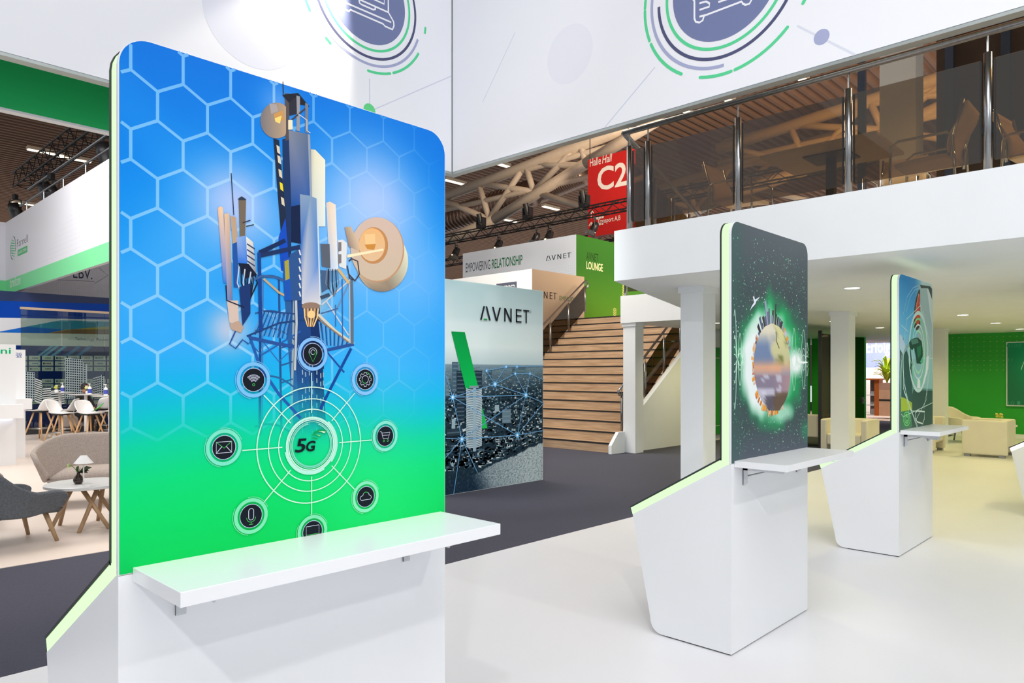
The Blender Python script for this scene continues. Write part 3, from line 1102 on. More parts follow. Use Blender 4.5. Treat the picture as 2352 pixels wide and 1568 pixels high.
T(q, (150, 122, 104))
T([(696, 710), (730, 710), (728, 726), (698, 726)], (176, 138, 108))
for k in range(9):
    L([(698 + k * 4, 708), (699 + k * 3.6, 728), (706 + k * 1.6, 750)], 2.6, ((250, 210, 140), (110, 90, 80), (226, 170, 110), (60, 60, 70))[k % 4])
q = [(714 + 9 * math.cos(math.radians(t)), 722 + 9 * math.sin(math.radians(t))) for t in range(0, 360, 20)]
T(q, (252, 206, 140))
# right slim antenna and boxes
T([(748, 466), (756, 463), (770, 470), (776, 620), (756, 622)], [(214, 206, 206), (240, 214, 180), (236, 226, 216), (226, 232, 238), (176, 200, 226)])
T([(735, 560), (756, 560), (758, 616), (738, 612)], (92, 98, 110))
T([(775, 552), (786, 550), (796, 558), (794, 618), (778, 612)], (226, 226, 226))
for v in (556, 584):
    T([(776, v), (783, v), (783, v + 20), (776, v + 22)], (130, 122, 122))
T([(735, 620), (756, 622), (757, 660), (738, 672)], (70, 96, 130))
for k in range(7):
    L([(750 + k * 4, 618), (747 + k * 5, 650 + (k % 3) * 8), (766, 680)], 2.2, DK if k % 2 else (120, 130, 146))
L([(776, 618), (800, 650)], 6, (214, 180, 120))
L([(735, 684), (756, 676)], 7, (60, 76, 100))
# left antenna cluster
T([(499, 478), (505, 474), (511, 477), (523, 650), (512, 650)], [(236, 190, 150), (246, 206, 160), (240, 200, 166), (60, 130, 210), (50, 120, 206)])
T([(514, 492), (525, 489), (530, 600), (534, 720), (522, 720)], [(236, 196, 156), (226, 184, 140), (130, 140, 160), (70, 100, 150), (80, 130, 200)])
T([(526, 740), (520, 690), (546, 690), (548, 752)], (214, 190, 176))
T([(528, 496), (541, 499), (546, 560), (534, 566)], (190, 160, 132))
T([(547, 456), (554, 452), (564, 458), (562, 545), (550, 545)], (118, 104, 88))
T([(545, 457), (554, 451), (565, 458), (562, 460), (548, 460)], (50, 60, 80))
L([(530, 398), (536, 494)], 2, (40, 52, 84))
L([(556, 512), (574, 506)], 2, (40, 44, 60))
L([(564, 520), (582, 516)], 2, (40, 44, 60))
T([(542, 545), (564, 541), (567, 606), (545, 606)], [(150, 176, 218), (110, 160, 226), (40, 120, 220), (40, 110, 210)])
T([(564, 543), (580, 556), (588, 630), (567, 606)], [(236, 230, 220), (220, 214, 206), (120, 130, 150), (206, 206, 210)])
for k in range(4):
    L([(566, 560 + k * 13), (584, 572 + k * 13)], 3, (50, 66, 100))
T([(533, 560), (543, 556), (548, 660), (536, 660)], (36, 84, 160))
T([(546, 604), (570, 606), (590, 632), (560, 640)], (22, 30, 52))
for k in range(9):
    u = 548 + k * 4.5
    L([(u, 612 + k * 2), (u - 4 + (k % 3) * 5, 650), (560 + (k % 2) * 8, 690 + k * 3)], 3, (18, 26, 52) if k % 3 else (190, 200, 214))
T([(548, 660), (574, 650), (574, 720), (556, 748)], (26, 54, 110))
L([(518, 655), (520, 690), (560, 706)], 3, (20, 30, 56))
T([(526, 744), (548, 736), (558, 752), (552, 764), (530, 756)], (190, 160, 140))
L([(540, 760), (526, 790), (540, 800), (556, 780), (570, 790)], 3, (34, 80, 150))
# braces to the mast
T([(592, 576), (652, 548), (656, 556), (596, 586)], (24, 44, 88))
T([(594, 582), (688, 562), (688, 572), (596, 592)], (30, 50, 96))
L([(594, 580), (598, 760)], 8, (22, 66, 140))
L([(604, 640), (640, 672), (660, 682)], 5, (190, 166, 130))
pts = [(582, 642), (600, 634), (630, 636), (660, 648), (676, 664), (678, 740)]
L(pts, 5, (60, 96, 150))
L([(678, 664), (680, 740), (676, 850)], 5, (190, 194, 196))
T([(648, 596), (664, 590), (672, 690), (652, 690)], (28, 84, 176))
T([(652, 600), (662, 596), (664, 640), (654, 644)], (170, 160, 60))
T([(664, 585), (690, 570), (692, 690), (668, 690)], (46, 84, 140))
for k in range(6):
    L([(686, 574 + k * 19), (689, 586 + k * 19)], 3.4, (220, 224, 228))
# large round antenna
def ell(cu, cv, a, b, n=36, t0=0, t1=360):
    return [(cu + a * math.cos(math.radians(t0 + (t1 - t0) * k / n)), cv + b * math.sin(math.radians(t0 + (t1 - t0) * k / n))) for k in range(n + (t1 - t0 < 360))]


q = ell(876, 600, 60, 70)
T(q, [mix((226, 224, 196), (120, 100, 84), max(0, (v - 620) / 60)) if u > 850 else (196, 170, 140) for u, v in q])
T(ell(866, 574, 61, 74), (196, 150, 112))
q = ell(864, 572, 60, 73)
T(q, [mix((214, 186, 170), (206, 186, 160), (v - 500) / 150) for u, v in q])
T(ell(856, 564, 34, 42), (196, 138, 86))
q = ell(853, 562, 30, 38)
T(q, [mix((238, 182, 120), (226, 190, 150), (v - 530) / 70) for u, v in q])
T([(836, 538), (860, 537), (861, 560), (838, 562)], (244, 200, 140))
T([(836, 562), (862, 560), (858, 574), (842, 572)], (206, 140, 60))
T([(796, 585), (878, 571), (880, 575), (796, 592)], (250, 232, 190))
T([(790, 522), (804, 520), (824, 560), (824, 578), (800, 566)], [(170, 150, 130), (206, 180, 150), (220, 190, 160), (210, 180, 150), (150, 130, 120)])
L([(800, 600), (806, 594), (820, 600), (824, 630), (814, 645), (800, 630)], 3, (70, 60, 70))
L([(796, 610), (802, 640), (812, 642)], 2.5, (60, 56, 70))
pr.build('telecom_tower_print', BOARD1)

# target rings, spokes and round icons
pr = Print(P1, .0040, .00001)
C5 = (1.171, 1.378)
WH = (206, 244, 226)
for r, w in ((.178, .0034), (.142, .0030), (.110, .0030)):
    pr.arc(C5, r, w, 0, 360, WH, 90)
for r, w, a0, a1, col in ((.0835, .007, 0, 360, (190, 240, 222)), (.0775, .003, 0, 360, (214, 248, 236)), (.0715, .002, 0, 360, (160, 226, 206)), (.089, .007, -40, 50, (176, 236, 214)), (.0885, .006, 190, 300, (180, 238, 218)), (.0665, .005, 100, 330, (120, 214, 190)), (.067, .004, -60, 70, (130, 220, 196))):
    pr.up().arc(C5, r, w, a0, a1, col, 60)
for k in range(8):
    t = math.radians(45 * k + 90)
    r0, r1 = (.098, .222) if k % 2 == 0 else (.10, .222)
    pr.line([(C5[0] + r0 * math.cos(t), C5[1] + r0 * math.sin(t)), (C5[0] + r1 * math.cos(t), C5[1] + r1 * math.sin(t))], .003, WH)
pr.up(3)
pr.textpx('5', 675.7, 1039.7, 702.5, 1005.9, (14, 24, 34), .02, .18)
pr.textpx('G', 701.2, 1037.0, 723.5, 1011, (14, 24, 34), .03, .18)
for col, pts in (((8, 158, 74), [(570, 785), (640, 712), (740, 676), (858, 692), (810, 757), (760, 727), (700, 717), (640, 735)]),
                 ((20, 170, 84), [(572, 797), (640, 750), (700, 755), (764, 780), (730, 810), (690, 787), (640, 775)]),
                 ((20, 160, 80), [(563, 832), (610, 815), (660, 820), (698, 836), (680, 854), (640, 834)]),
                 ((214, 240, 220), [(700, 708), (780, 702), (838, 716), (800, 738), (760, 716)]),
                 ((120, 220, 150), [(660, 762), (705, 764), (748, 784), (722, 794)])):
    pr.up().poly([(640 + x / 7.84, 900 + y / 7.84) for x, y in pts], col, px=True)
icons = [('envelope', 513, 1027), ('wifi', 581, 872), ('pin', 717, 813), ('gear', 837, 871), ('cart', 883, 1001), ('cloud', 838, 1140), ('mic', 575, 1184), ('screen', 716, 1220)]
LN, GN = (216, 222, 240), (70, 190, 90)
for nm, u, v in icons:
    c = P1.px(u, v)
    halo = mix(sky1(*c), (226, 240, 240), .55)
    if nm in ('pin', 'wifi', 'gear'):
        halo = mix(sky1(*c), (190, 200, 245), .6)
    pr.up()
    pr.arc(c, .046, .0105, 0, 360, halo, 48)
    pr.arc(c, .0545, .0016, 20, 100, halo, 16)
    pr.arc(c, .0545, .0016, 150, 260, halo, 16)
    pr.up().disc(c, .0345, (190, 204, 232), 40)
    pr.up().disc(c, .0328, (20, 26, 36), 40)
    pr.up()
    X, Z = c
    w = .0016
    if nm == 'envelope':
        pr.line([(X - .022, Z - .015), (X + .022, Z - .015), (X + .022, Z + .016), (X - .022, Z + .016)], w, LN, closed=True)
        pr.line([(X - .022, Z + .016), (X, Z - .002), (X + .022, Z + .016)], w, GN)
        pr.line([(X - .022, Z - .015), (X - .006, Z + .003)], w, LN)
        pr.line([(X + .022, Z - .015), (X + .006, Z + .003)], w, LN)
    elif nm == 'wifi':
        for r in (.011, .018, .025):
            pr.arc((X, Z - .012), r, .0044, 45, 135, LN, 14)
            pr.up().arc((X, Z - .012), r, .0018, 46, 134, (20, 26, 36), 14)
        pr.arc((X, Z - .014), .0034, .0016, 0, 360, GN, 12)
    elif nm == 'pin':
        pr.arc((X, Z + .006), .0135, w, -20, 200, LN, 24)
        pr.arc((X, Z + .006), .0075, w, 0, 360, LN, 18)
        pr.arc((X, Z + .006), .0075, .0018, -80, 40, GN, 10)
        pr.line([(X - .0128, Z + .0015), (X, Z - .024), (X + .0128, Z + .0015)], w, GN)
    elif nm == 'gear':
        pts = []
        for k in range(8):
            for dt, rr in ((-14, .0185), (-10, .0235), (10, .0235), (14, .0185)):
                t = math.radians(45 * k + dt)
                pts.append((X + rr * math.cos(t), Z + rr * math.sin(t)))
        pr.line(pts, w, LN, closed=True)
        pr.arc(c, .0125, w, 0, 360, LN, 20)
        pr.arc(c, .0125, .0019, 180, 280, GN, 10)
        pr.arc(c, .0235, .0019, 20, 80, GN, 6)
    elif nm == 'cart':
        pr.line([(X - .022, Z + .016), (X - .015, Z + .015), (X - .009, Z - .008), (X + .013, Z - .008), (X + .019, Z + .012), (X - .014, Z + .011)], w, LN)
        pr.line([(X - .012, Z + .003), (X + .016, Z + .003)], w, LN)
        for dx in (-.006, .010):
            pr.arc((X + dx, Z - .0155), .0032, w, 0, 360, GN, 12)
    elif nm == 'cloud':
        pr.line([(X - .017, Z - .010), (X + .018, Z - .010), (X + .022, Z - .005), (X + .020, Z + .002), (X + .014, Z + .004), (X + .010, Z + .012), (X, Z + .016), (X - .009, Z + .012), (X - .011, Z + .005), (X - .019, Z + .003), (X - .022, Z - .004)], w, LN, closed=True)
        pr.line([(X - .009, Z + .012), (X, Z + .016), (X + .010, Z + .012)], .0018, GN)
    elif nm == 'mic':
        pr.arc((X, Z + .014), .0075, w, 0, 180, LN, 12)
        pr.arc((X, Z - .004), .0075, w, 180, 360, LN, 12)
        pr.line([(X - .0075, Z + .014), (X - .0075, Z - .004)], w, LN)
        pr.line([(X + .0075, Z + .014), (X + .0075, Z - .004)], w, LN)
        pr.arc((X, Z - .004), .0135, w, 180, 360, GN, 14)
        pr.line([(X, Z - .0175), (X, Z - .024)], w, GN)
        pr.line([(X - .006, Z - .024), (X + .006, Z - .024)], w, GN)
    else:
        pr.line([(X - .022, Z - .012), (X + .022, Z - .012), (X + .022, Z + .018), (X - .022, Z + .018)], w, LN, closed=True)
        pr.line([(X - .022, Z - .008), (X + .022, Z - .008)], w, GN)
pr.build('icon_print', BOARD1)

# ------------------------------------------------------------------ city photograph on the sign tower
from mathutils import noise as mnoise
TP = tower_plane
pr = Print(TP, .0008, .0003)
ZH = TP.px(1150, 838)[1]
AX0, AX1 = 6.004, 8.083


def shore(a):
    """upper edge of the water"""
    return ramp([(6.0, (.14, 0, 0)), (6.5, (.17, 0, 0)), (6.95, (.30, 0, 0)), (7.4, (.40, 0, 0)), (8.1, (.57, 0, 0))], a)[0] + .03 * mnoise.noise(Vector((a * 7, 3, 0)))


def city(a, b):
    n = mnoise.noise(Vector((a * 2.2, b * 3.1, 1)))
    if b > ZH:
        c = ramp([(ZH, (186, 206, 210)), (ZH + .25, (216, 230, 230)), (ZH + .55, (204, 220, 222)), (2.35, (190, 210, 213)), (2.826, (164, 190, 195))], b)
        return mix(c, (214, 226, 228), .35 * max(0, n))
    s = shore(a)
    if b < s:
        k = mnoise.noise(Vector((a * 38 - b * 20, b * 70, 4)))
        light = max(0, min(1, (a - 6.55 + (b - .3) * .55) / .35))
        c = mix((24, 44, 62), (206, 220, 222), light * (.62 + .25 * max(-1, min(1, (a - 7) * 1.2))))
        return mix(c, (20, 40, 56) if k < 0 else (220, 232, 232), abs(k) * (.25 + .6 * light))
    d = (ZH - b) / (ZH - s)
    k = mnoise.noise(Vector((a * 24, b * 52, 2)))
    c = mix((126, 152, 164), (26, 46, 60), min(1, d * 3.2))
    return mix(c, (80, 108, 122), max(0, k) * .7)


pr.field(AX0, AX1, 0.004, 2.822, 150, 210, city)
pr.up()
random.seed(5)
for k in range(2600):
    f = random.random() ** 1.4
    a = random.uniform(AX0 + .03, AX1 - .03)
    b = ZH - .03 - f * (ZH - .35)
    if b < shore(a) + .05:
        continue
    w = random.uniform(.006, .02) * (.5 + 1.9 * f)
    h = random.uniform(.003, .010) * (.5 + 1.9 * f)
    c = random.choice(((10, 22, 32), (18, 34, 46), (150, 178, 190), (206, 222, 228), (96, 124, 140), (70, 98, 114), (24, 40, 52)))
    c = mix((120, 146, 158), c, min(1, .25 + f * 2.2))
    sk = random.uniform(-.4, .4) * h
    pr.poly([(a - w, b - h + sk), (a + w, b - h - sk), (a + w, b + h - sk), (a - w, b + h + sk)], c)
pr.up()
for u0, u1, v0, v1, c in ((1038, 1053, 831, 900, (70, 96, 112)), (1023, 1031, 852, 910, (96, 120, 134)), (1048, 1067, 851, 968, (30, 48, 64)), (1088, 1106, 851, 890, (36, 54, 70)), (1119, 1129, 849, 876, (56, 82, 98)), (1175, 1182, 846, 862, (70, 98, 112)), (1185, 1206, 843, 858, (80, 108, 122)), (1135, 1145, 930, 945, (150, 174, 184)), (1152, 1172, 940, 972, (100, 126, 140)), (1036, 1044, 962, 990, (150, 178, 190)), (1024, 1060, 985, 1002, (40, 60, 74))):
    q = [TP.px(u0, v1), TP.px(u1, v1), TP.px(u1, v0), TP.px(u0, v0)]
    pr.poly([(q[0][0], q[0][1]), (q[1][0], q[0][1]), (q[1][0], q[3][1]), (q[0][0], q[3][1])], c)
    h = q[3][1] - q[0][1]
    n = int(h / .05)
    for j in range(n):
        zz = q[0][1] + (j + .35) * h / max(n, 1)
        pr.up(1)
        pr.poly([(q[0][0] + .01, zz), (q[1][0] - .01, zz), (q[1][0] - .01, zz + .018), (q[0][0] + .01, zz + .018)], mix(c, (150, 176, 190), .35))
pr.up()
pr.poly([(1035, 761), (1066, 762.5), (1096, 886), (1069, 897)], [(0, 142, 66), (0, 142, 66), (4, 186, 84), (4, 184, 84)], px=True)
pr.poly([(1104, 928), (1118, 983), (1104, 984)], (28, 188, 84), px=True)
pr.up()
q0, q1 = TP.px(1069, 1028), TP.px(1105, 891)
ca, ra = (q0[0] + q1[0]) / 2, (q1[0] - q0[0]) / 2
z0_, z1_ = q0[1], q1[1]
pr.poly([(ca - ra, z0_), (ca + ra, z0_), (ca + ra, z1_), (ca - ra, z1_)], (34, 54, 70))
pr.up()
for j in range(34):
    zz = z0_ + (j + .3) * (z1_ - z0_) / 34
    pts = [(ca + ra * math.sin(t), zz - .028 * math.cos(t) + .02) for t in [-1.45 + 2.9 * k / 8 for k in range(9)]]
    pr.line(pts, .016, (186, 206, 214))
pr.up().poly([(ca - .02, z0_ - .06), (ca + .035, z0_ - .06), (ca + .035, z1_), (ca - .02, z1_)], (150, 178, 192))
pr.poly([(ca - ra * .6, z1_), (ca + ra * .6, z1_), (ca + ra * .6, z1_ + .035), (ca - ra * .6, z1_ + .035)], (130, 152, 164))
nodes = [(1038, 912), (1059, 1008), (1135, 882), (1206, 907), (1186, 999), (1181, 858), (1215, 858), (1160, 842), (1185, 842), (1115, 851), (1022, 1006), (1247, 872), (1247, 925), (1247, 988), (1022, 862), (1247, 840), (1022, 1050), (1040, 1135), (1095, 1085)]
edges = [(0, 3), (0, 2), (0, 4), (1, 4), (1, 0), (2, 3), (2, 5), (3, 4), (3, 5), (3, 12), (3, 6), (4, 13), (4, 12), (2, 9), (7, 2), (5, 6), (6, 11), (1, 16), (1, 17), (1, 18), (0, 14), (1, 10), (7, 15), (2, 7), (9, 7), (1, 3)]
pr.up()
for i, j in edges:
    pr.line([nodes[i], nodes[j]], .011, (104, 160, 206), px=True)
pr.up(2)
for i, (u, v) in enumerate(nodes[:10]):
    c = TP.px(u, v)
    r = .055 if i in (0, 1, 2, 3, 4) else .032
    bgc = city(*c)
    for k in range(8):
        t = math.radians(22 + 45 * k)
        p = Vector(c); d = Vector((math.cos(t), math.sin(t)))
        e = Vector((-d.y, d.x)) * r * .16
        pr.poly([p + e, p + d * r * 1.7, p - e], (120, 190, 240))
    pr.up().disc(c, r * .62, (110, 190, 245), 16)
    pr.up().disc(c, r * .32, (232, 246, 255), 12)
pr.up(2)
q0, q1 = TP.px(1100, 735), TP.px(1215, 742)
zA, zB = TP.px(1101, 735)[1], TP.px(1101, 703)[1]
avnet_logo(pr, q0[0], zA + .005, (q1[0] - q0[0]) * .985, zB - zA)
pr.build('city_print', tw)

# ------------------------------------------------------------------ globe graphic of the second kiosk
P2 = Plane('y', K2[1])
gc = P2.px(1768, 838)
random.seed(9)


def dist_e(u, v, cu, cv, ru, rv):
    return math.hypot((u - cu) / ru, (v - cv) / rv)


def unpx2(a, b):
    """back to pixels on the second kiosk"""
    p = Vector((a, K2[1], b - EYE))
    w = p.x * FWD.x + p.y * FWD.y
    return CX + FPX * (p.x * RGT.x + p.y * RGT.y) / w, CY - FPX * (b - EYE) / w


def space(a, b):
    u, v = unpx2(a, b)
    c = ramp([(1.08, (84, 92, 106)), (1.3, (66, 82, 86)), (1.7, (60, 80, 80)), (2.1, (66, 80, 84)), (2.46, (84, 94, 100))], b)
    c = mix(c, (60, 100, 92), .5 * max(0, 1 - (u - 1684) / 30))
    n = mnoise.noise(Vector((a * 9, b * 9, 7))) * .16
    d = dist_e(u, v, 1770, 830, 82, 158) + n
    c = mix(c, (34, 168, 96), .95 * max(0, min(1, (1.06 - d) / .34)))
    d = dist_e(u, v, 1762, 835, 62, 128) + n * .8
    c = mix(c, (224, 246, 238), max(0, min(1, (1.05 - d) / .35)))
    d = dist_e(u, v, 1742, 840, 40, 110) + n
    c = mix(c, (236, 246, 246), max(0, min(1, (1.1 - d) / .4)))
    d = dist_e(u, v, 1795, 945, 28, 26) + n
    c = mix(c, (190, 240, 216), .8 * max(0, min(1, (1.1 - d) / .6)))
    d = dist_e(u, v, 1855, 990, 22, 30) + n * 2
    c = mix(c, (40, 150, 100), .6 * max(0, min(1, (1.1 - d) / .8)))
    d = dist_e(u, v, 1828, 833, 20, 34)
    c = mix(c, (250, 254, 252), max(0, min(1, (1.15 - d) / .7)))
    return c


xa, xb = K2[0], K2[0] + KW
pr = Print(P2, .0012, .0003)
pr.field(xa + .002, xb - .002, 1.087, KH - .078, 84, 110, space)
pr.field(xa + .078, xb - .078, KH - .078, KH - .002, 70, 6, space)
for ccx, sg in ((xa + .078, -1), (xb - .078, 1)):
    n = 10
    for k in range(n):
        t0, t1 = math.pi / 2 * k / n, math.pi / 2 * (k + 1) / n
        pr.poly([(ccx, KH - .078), (ccx + sg * .076 * math.cos(t0), KH - .078 + .076 * math.sin(t0)), (ccx + sg * .076 * math.cos(t1), KH - .078 + .076 * math.sin(t1))], space)
pr.build('space_print', BOARD2)
pr = Print(P2, .0016, .00001)
for k in range(1500):
    a, b = random.uniform(xa + .02, xb - .02), random.uniform(1.12, KH - .05)
    u, v = unpx2(a, b)
    d = dist_e(u, v, 1770, 830, 95, 190)
    if d < .72 or (d > 1.35 and random.random() < .72):
        continue
    r = random.choice((.0016, .002, .002, .0028, .0042)) * random.uniform(.7, 1.2)
    c = random.choice(((120, 220, 170), (90, 190, 150), (190, 240, 216), (226, 246, 236), (70, 160, 120)))
    pr.poly([(a - r, b), (a, b - r * 1.3), (a + r, b), (a, b + r * 1.3)], c)
pr.build('star_print', BOARD2)
pr = Print(P2, .0018, .00001)
# sound waves at both sides
for cu, w, amps in ((1687, 5, (115, 55, 30, 12)), (1699, 5, (60, 25, 14)), (1708, 4, (30, 14, 8)), (1823, 6, (72, 20)), (1835, 5, (25, 12)), (1845, 6, (68, 25, 10)), (1853, 4, (38, 18, 8))):
    for A in amps:
        for s in (-1, 1):
            pts = [(cu - w + 2 * w * k / 12, 825 - s * A * math.sin(math.pi * k / 12)) for k in range(13)]
            pts = [(u, v) for u, v in pts if 1685 < u < 1856]
            if len(pts) > 2:
                pr.line(pts, .0042, (206, 246, 224), px=True)
# skyline standing on the globe
pr.up()
GCU, GCV, GU, GV = 1772, 842, 42, 102
random.seed(21)
for k in range(64):
    t = 25 + k * 4.4 + random.uniform(-2, 2)
    if 205 < t < 215:
        continue
    tr = math.radians(t)
    hgt = random.uniform(.05, .16) * (1.7 if 60 < t < 130 else .9)
    if 70 < t < 125:
        hgt *= random.uniform(1.0, 2.0)
    dt = math.radians(random.uniform(1.2, 2.6))
    col = random.choice(((74, 64, 70), (96, 104, 128), (150, 160, 186), (60, 52, 56))) if 55 < t < 135 else random.choice(((196, 120, 60), (230, 150, 60), (120, 84, 70), (206, 170, 160)))
    if t > 150:
        col = random.choice(((236, 160, 60), (240, 180, 110), (226, 190, 170), (206, 120, 70)))
    if t < 60:
        col = random.choice(((200, 190, 206), (170, 150, 160), (220, 180, 170), (230, 160, 70)))
    q = []
    for dd, rr in ((-dt, .95), (dt, .95), (dt, 1 + hgt), (-dt, 1 + hgt)):
        q.append((GCU + GU * rr * math.cos(tr + dd), GCV - GV * rr * math.sin(tr + dd)))
    pr.up().poly(q, col, px=True)


def globe(u, v):
    x, y = (u - GCU) / GU, (v - GCV) / GV
    c = mix((226, 220, 196), (140, 146, 176), max(0, min(1, (y + .75) * 1.1)))
    n = mnoise.noise(Vector((u * .05, v * .028, 3)))
    if y < .1:
        c = mix(c, (104, 128, 170), .85 * max(0, min(1, (-x + .15 + .6 * n) * 3)) * max(0, min(1, (y + .8) * 3)))
        g = max(0, min(1, (x + .05 - .6 * n) * 3)) * max(0, min(1, (.05 - y) * 8))
        c = mix(c, (214, 210, 140), .7 * g)
        c = mix(c, (96, 112, 50), .8 * g * max(0, min(1, n * 4)))
    c = mix(c, (242, 176, 132), .85 * math.exp(-((y - .03) / .14) ** 2) * (1 if x < .5 else .6))
    if y > .2:
        c = mix(c, (138, 122, 140), .75)
        c = mix(c, (214, 160, 150), .5 * max(0, x))
        if n > .1 and abs(x) < .5:
            c = mix(c, (214, 216, 232), .7)
    if y > .62:
        c = mix(c, (84, 78, 90), .8)
    if x > .1 and y > .6:
        c = mix(c, (104, 84, 64), .8)
    if x < -.35 and y > .5:
        c = mix(c, (222, 222, 238), .7)
    return c


pr.up(2)
n = 26
for j in range(n):
    for i in range(14):
        cells = []
        for ii, jj in ((i, j), (i + 1, j), (i + 1, j + 1), (i, j + 1)):
            y = -1 + 2 * jj / n
            w = math.sqrt(max(0, 1 - y * y))
            if y > .8:
                w = max(w, .46 - (y - .8) * .9)
            x = (-1 + 2 * ii / 14) * w
            cells.append((GCU + GU * x + 6 * max(0, y), GCV + GV * y * .98 + (2 if ii % 3 == 0 and y > .9 else 0)))
        pr.poly(cells, [globe(u, v) for u, v in cells], px=True)
pr.up(2)
pr.line([(1781, 762), (1783, 785), (1789, 800)], .008, (40, 52, 40), px=True)
pr.poly([(1834, 829), (1853, 830.5), (1853, 833.5), (1834, 835)], (244, 254, 248), px=True)
pr.poly([(1728, 681), (1731, 680), (1733, 688), (1745, 681), (1736, 692), (1734, 698), (1725, 708), (1721, 714), (1726, 702), (1731, 694)], (226, 232, 244), px=True)
pr.build('globe_print', BOARD2)

# ------------------------------------------------------------------ charging plug graphic of the third kiosk
P3 = Plane('y', K3[1])
xa, xb = K3[0], K3[0] + KW
Q = lambda x, y: (2060 + x / 4.356, 640 + y / 4.356)


def carbg(a, b):
    f = (a - xa) / KW
    c = ramp([(1.08, (96, 122, 112)), (1.3, (84, 130, 104)), (1.62, (120, 176, 170)), (1.75, (170, 214, 224)), (2.0, (110, 196, 232)), (2.46, (30, 142, 206))], b + .12 * f)
    return mix(c, (196, 226, 222), max(0, min(1, (f - .42) * 4)) if b > 1.6 else .0)


pr = Print(P3, .0012, .0003)
pr.field(xa + .002, xb - .002, 1.087, KH - .078, 30, 40, carbg)
pr.field(xa + .078, xb - .078, KH - .078, KH - .002, 26, 4, carbg)
for ccx, sg in ((xa + .078, -1), (xb - .078, 1)):
    for k in range(8):
        t0, t1 = math.pi / 2 * k / 8, math.pi / 2 * (k + 1) / 8
        pr.poly([(ccx, KH - .078), (ccx + sg * .076 * math.cos(t0), KH - .078 + .076 * math.sin(t0)), (ccx + sg * .076 * math.cos(t1), KH - .078 + .076 * math.sin(t1))], carbg)
pr.build('backdrop_print', BOARD3)
pr = Print(P3, .0018, .00001)
C3 = lambda pts, col: pr.up().poly([Q(*p) for p in pts], col, px=True)
L3 = lambda pts, w, col: pr.up().line([Q(*p) for p in pts], w, col, px=True)
C3([(215, 60), (345, 90), (353, 640), (353, 790), (200, 800), (200, 560), (228, 440), (225, 130)], (166, 196, 192))
C3([(300, 100), (345, 110), (353, 470), (330, 360)], (214, 228, 222))
C3([(228, 60), (330, 75), (350, 100), (350, 210), (330, 150), (310, 95), (240, 95)], (52, 74, 70))
C3([(222, 100), (230, 110), (232, 470), (200, 520), (165, 480), (172, 300), (190, 190)], (70, 56, 46))
C3([(218, 150), (228, 160), (230, 420), (205, 470), (180, 430), (190, 260)], (206, 78, 50))
L3([(216, 150), (195, 260), (185, 340)], .012, (236, 170, 140))
C3([(28, 600), (60, 590), (110, 760), (150, 880), (150, 1300), (36, 1280)], (54, 96, 86))
C3([(24, 560), (40, 560), (80, 650), (90, 720), (60, 760), (28, 700)], (196, 224, 236))
C3([(140, 800), (353, 800), (353, 1100), (165, 1100)], (150, 200, 196))
C3([(170, 1100), (353, 1115), (353, 1460), (140, 1490), (150, 1160)], (58, 92, 80))
C3([(200, 1094), (353, 1100), (353, 1120), (180, 1112)], (96, 150, 140))
C3([(38, 1180), (90, 1200), (150, 1240), (150, 1320), (40, 1340)], (170, 196, 60))
C3([(36, 1330), (140, 1310), (150, 1480), (40, 1500)], (70, 130, 90))
for ru, rv, w, c in ((92, 390, .035, (206, 238, 222)), (74, 330, .02, (120, 226, 150)), (62, 270, .016, (214, 242, 230)), (48, 210, .022, (170, 236, 190))):
    L3([(212 + ru * math.cos(math.radians(t)), 730 + rv * math.sin(math.radians(t))) for t in range(0, 361, 12)], w, c)
C3([(295, 780), (318, 770), (312, 900), (270, 1050), (250, 1070), (285, 920)], (240, 250, 246))
C3([(205, 1000), (230, 1010), (232, 1095), (200, 1095)], (236, 248, 244))
C3([(118, 640), (135, 610), (180, 590), (210, 588), (245, 625), (258, 720), (258, 835), (246, 850), (196, 848), (186, 780), (170, 690), (150, 715), (125, 690)], (30, 78, 60))
C3([(135, 610), (205, 596), (215, 640), (150, 660)], (84, 140, 118))
C3([(196, 690), (240, 660), (236, 760), (210, 800)], (40, 130, 84))
C3([(230, 830), (258, 770), (258, 840), (244, 850)], (96, 200, 140))
L3([(122, 660), (90, 690), (60, 760), (40, 900), (36, 1200)], .03, (150, 190, 176))
L3([(130, 700), (140, 800), (150, 850), (130, 900)], .03, (40, 90, 70))
for k in range(9):
    random.seed(k)
    t = random.uniform(0, 6.28)
    L3([(190 + 130 * math.cos(t), 850 + 640 * math.sin(t)), (190 + 150 * math.cos(t + 1.1), 800 + 560 * math.sin(t + 1.1)), (190 + 130 * math.cos(t + 1.9), 820 + 600 * math.sin(t + 1.9))], .007, (206, 236, 226))
L3([(40, 1350), (60, 1380), (353, 1240)], .007, (200, 226, 210))
L3([(36, 460), (110, 530)], .007, (206, 236, 240))
L3([(200, 1320), (275, 1330), (272, 1400), (255, 1450), (200, 1430), (182, 1390), (184, 1340), (200, 1320)], .014, (226, 240, 226))
for rr in (12, 22, 34):
    L3([(96 + rr * math.cos(math.radians(t)), 1400 + rr * 2 * math.sin(math.radians(t))) for t in range(0, 361, 20)], .01, (120, 220, 120))
L3([(60, 360), (100, 180), (160, 90), (215, 66)], .009, (150, 206, 236))
L3([(90, 330), (130, 180), (180, 106), (225, 100)], .009, (150, 206, 236))
pr.build('charging_car_print', BOARD3)

# ------------------------------------------------------------------ roof trusses, ducts and lamps of the hall
PR = Plane('x', 26.0)


def P26(u, v):
    return onx(u, v, 26.0)


